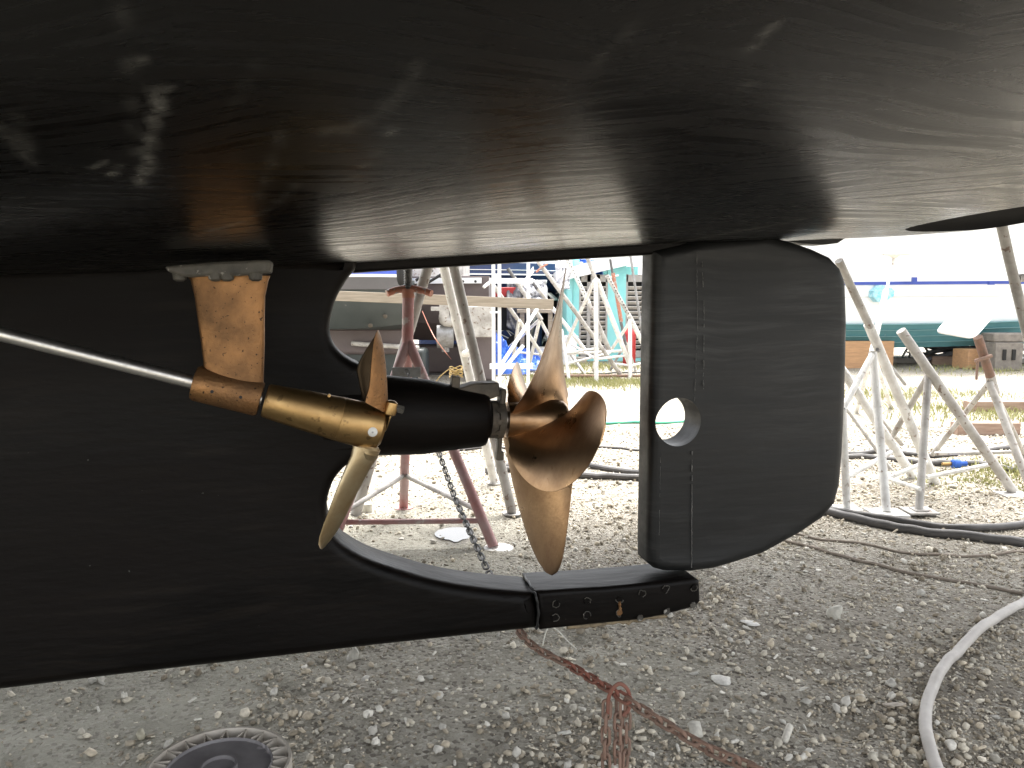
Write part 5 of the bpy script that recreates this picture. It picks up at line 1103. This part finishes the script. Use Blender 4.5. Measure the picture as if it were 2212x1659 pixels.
def chain(parent, pts, kindf, sc=1.0, roll=0):
    pts = smooth_path(pts, 10); ln = [0]
    for a__, b_ in zip(pts, pts[1:]): ln.append(ln[-1] + (b_ - a__).length)
    pit = .0300 * sc; n = int(ln[-1] / pit)
    for i in range(n):
        s = (i + .5) * pit; k = max(j for j in range(len(ln)) if ln[j] <= s); k = min(k, len(pts) - 2)
        t = (s - ln[k]) / (ln[k + 1] - ln[k] + 1e-9); p = lerp(pts[k], pts[k + 1], t); d = (pts[k + 1] - pts[k]).normalized()
        u = Z.cross(d); u = u.normalized() if u.length > .05 else Vector((1, 0, 0)); w_ = d.cross(u)
        ro_ = (i % 2) * math.pi / 2 + roll + .35 + random.gauss(0, .12); y_ = u * math.cos(ro_) + w_ * math.sin(ro_); z_ = d.cross(y_)
        o = bpy.data.objects.new('chain_link', LK[kindf(s / ln[-1])]); col.objects.link(o); o.parent = parent
        o.matrix_local = Matrix.Translation(p - OFF[parent]) @ Matrix((d, y_, z_)).transposed().to_4x4() @ Matrix.Scale(sc, 4)
hk = at(1335, 1500, 1.70)
ch = root('chain', (hk.x, hk.y, 0), 'rusty safety chain, coloured darker where shaded, stretched under the shoe between two stands', 'chain')
chain(ch, [at(878, 800, 3.60), at(905, 880, 3.45), at(945, 970, 3.3), at(985, 1080, 2.95), at(1055, 1236, 2.45)], lambda f_: 'g', 1.0)
chain(ch, [at(1055, 1236, 2.45), at(1130, 1374, 2.06), at(1235, 1440, 1.88), hk], lambda f_: 'g' if f_ < .25 else ('p' if f_ < .72 else 'r'), 1.05)
chain(ch, [hk, at(1430, 1560, 1.58), at(1530, 1618, 1.48), at(1645, 1668, 1.38), at(1800, 1740, 1.28)], lambda f_: 'r' if f_ < .08 else 'p', 1.12)
hkk = MB(); hkk.tube(smooth_path([hk + Vector((-.022, 0, -.045)), hk + Vector((-.02, -.004, .0)), hk + Vector((.0, -.006, .028)), hk + Vector((.022, -.002, .01)), hk + Vector((.026, 0, -.03)), hk + Vector((.012, 0, -.05))], 5), .0045, 8); hkk.build('hook', M_rust_red, ch)
for dx, k in ((-.024, 0), (.002, 1), (.020, 2)):
    chain(ch, [hk + Vector((dx, .006 * k, -.02)), hk + Vector((dx * 1.1, .006 * k, -.09)), hk + Vector((dx, .006 * k, -.19))], lambda f_: 'p', 1.05, roll=k * .8)

# ------------------------------------------------------------------ upturned bucket in the foreground
bc_ = gr(472, 1650, .24); ub_ = root('bucket', (bc_.x, bc_.y, 0), 'upturned grey plastic bucket with ribbed base ring at the bottom edge', 'bucket')
rB = .130
MB().lathe((bc_.x, bc_.y, 0), Z, [(0, .135), (.03, .135), (.235, rB + .001), (.240, rB), (.240, rB - .005), (.215, rB - .006)], 64).build('side', M_bucket2, ub_)
MB().lathe((bc_.x, bc_.y, .205), Z, [(0, .128), (.010, .128), (.0101, .0965), (.030, .0965), (.032, .094), (.026, .0925), (.0262, .034), (.034, .0335), (.034, .029), (.027, .0285), (.0272, .001)], 64).build('base', M_bucket, ub_)
for k in range(40):
    a0 = 2 * math.pi * k / 40; a1 = a0 + (.5 if k % 2 else -.5) * 2 * math.pi / 20 * .55
    p_ = Vector((bc_.x + .0965 * math.cos(a0), bc_.y + .0965 * math.sin(a0), .224)); q_ = Vector((bc_.x + .127 * math.cos(a1), bc_.y + .127 * math.sin(a1), .224)); d = (q_ - p_)
    MB().box((p_ + q_) / 2, (d.length, .0018, .026), (d.normalized(), Z.cross(d.normalized()), Z)).build('rib', M_bucket2, ub_, smooth=False)

# ------------------------------------------------------------------ grass tufts
def grass(name, label, spots):
    m_ = MB(); v, f = [], []
    for (x, y, n_, sx_, sy_, h_) in spots:
        c_ = gr(x, y)
        for k in range(n_):
            px, py = c_.x + random.gauss(0, sx_), c_.y + random.gauss(0, sy_); hh = h_ * random.uniform(.4, 1.1); a__ = random.uniform(0, 6.28); w_ = .006; lx, ly = random.gauss(0, .4) * hh, random.gauss(0, .4) * hh; b = len(v)
            v += [(px - w_ * math.cos(a__), py - w_ * math.sin(a__), 0), (px + w_ * math.cos(a__), py + w_ * math.sin(a__), 0), (px + lx * .5 + w_ * .6, py + ly * .5, hh * .65), (px + lx, py + ly, hh)]; f += [(b, b + 1, b + 2), (b, b + 2, b + 3)]
    m_.add(v, f); tag(m_.build(name, M_grass, smooth=False), label, kind='stuff')
grass('grass', 'yellow green grass growing in strips on the gravel', [(1235, 818, 700, .35, .2, .08), (1300, 828, 900, .5, .25, .08), (1370, 832, 700, .4, .25, .08), (1290, 795, 500, .4, .3, .1), (1150, 775, 300, .4, .3, .06), (1990, 858, 900, .6, .22, .07), (2100, 882, 600, .6, .2, .07), (2180, 900, 900, .5, .3, .07), (1900, 845, 300, .5, .2, .05), (2160, 800, 700, .8, .4, .08), (1180, 738, 300, .5, .3, .12), (2200, 1020, 700, .18, .18, .035), (2120, 1040, 400, .25, .15, .03), (900, 775, 200, .6, .2, .05)])
print('TRIS', sum(len(o.data.polygons) for o in bpy.data.objects if o.type == 'MESH'), len(bpy.data.objects))
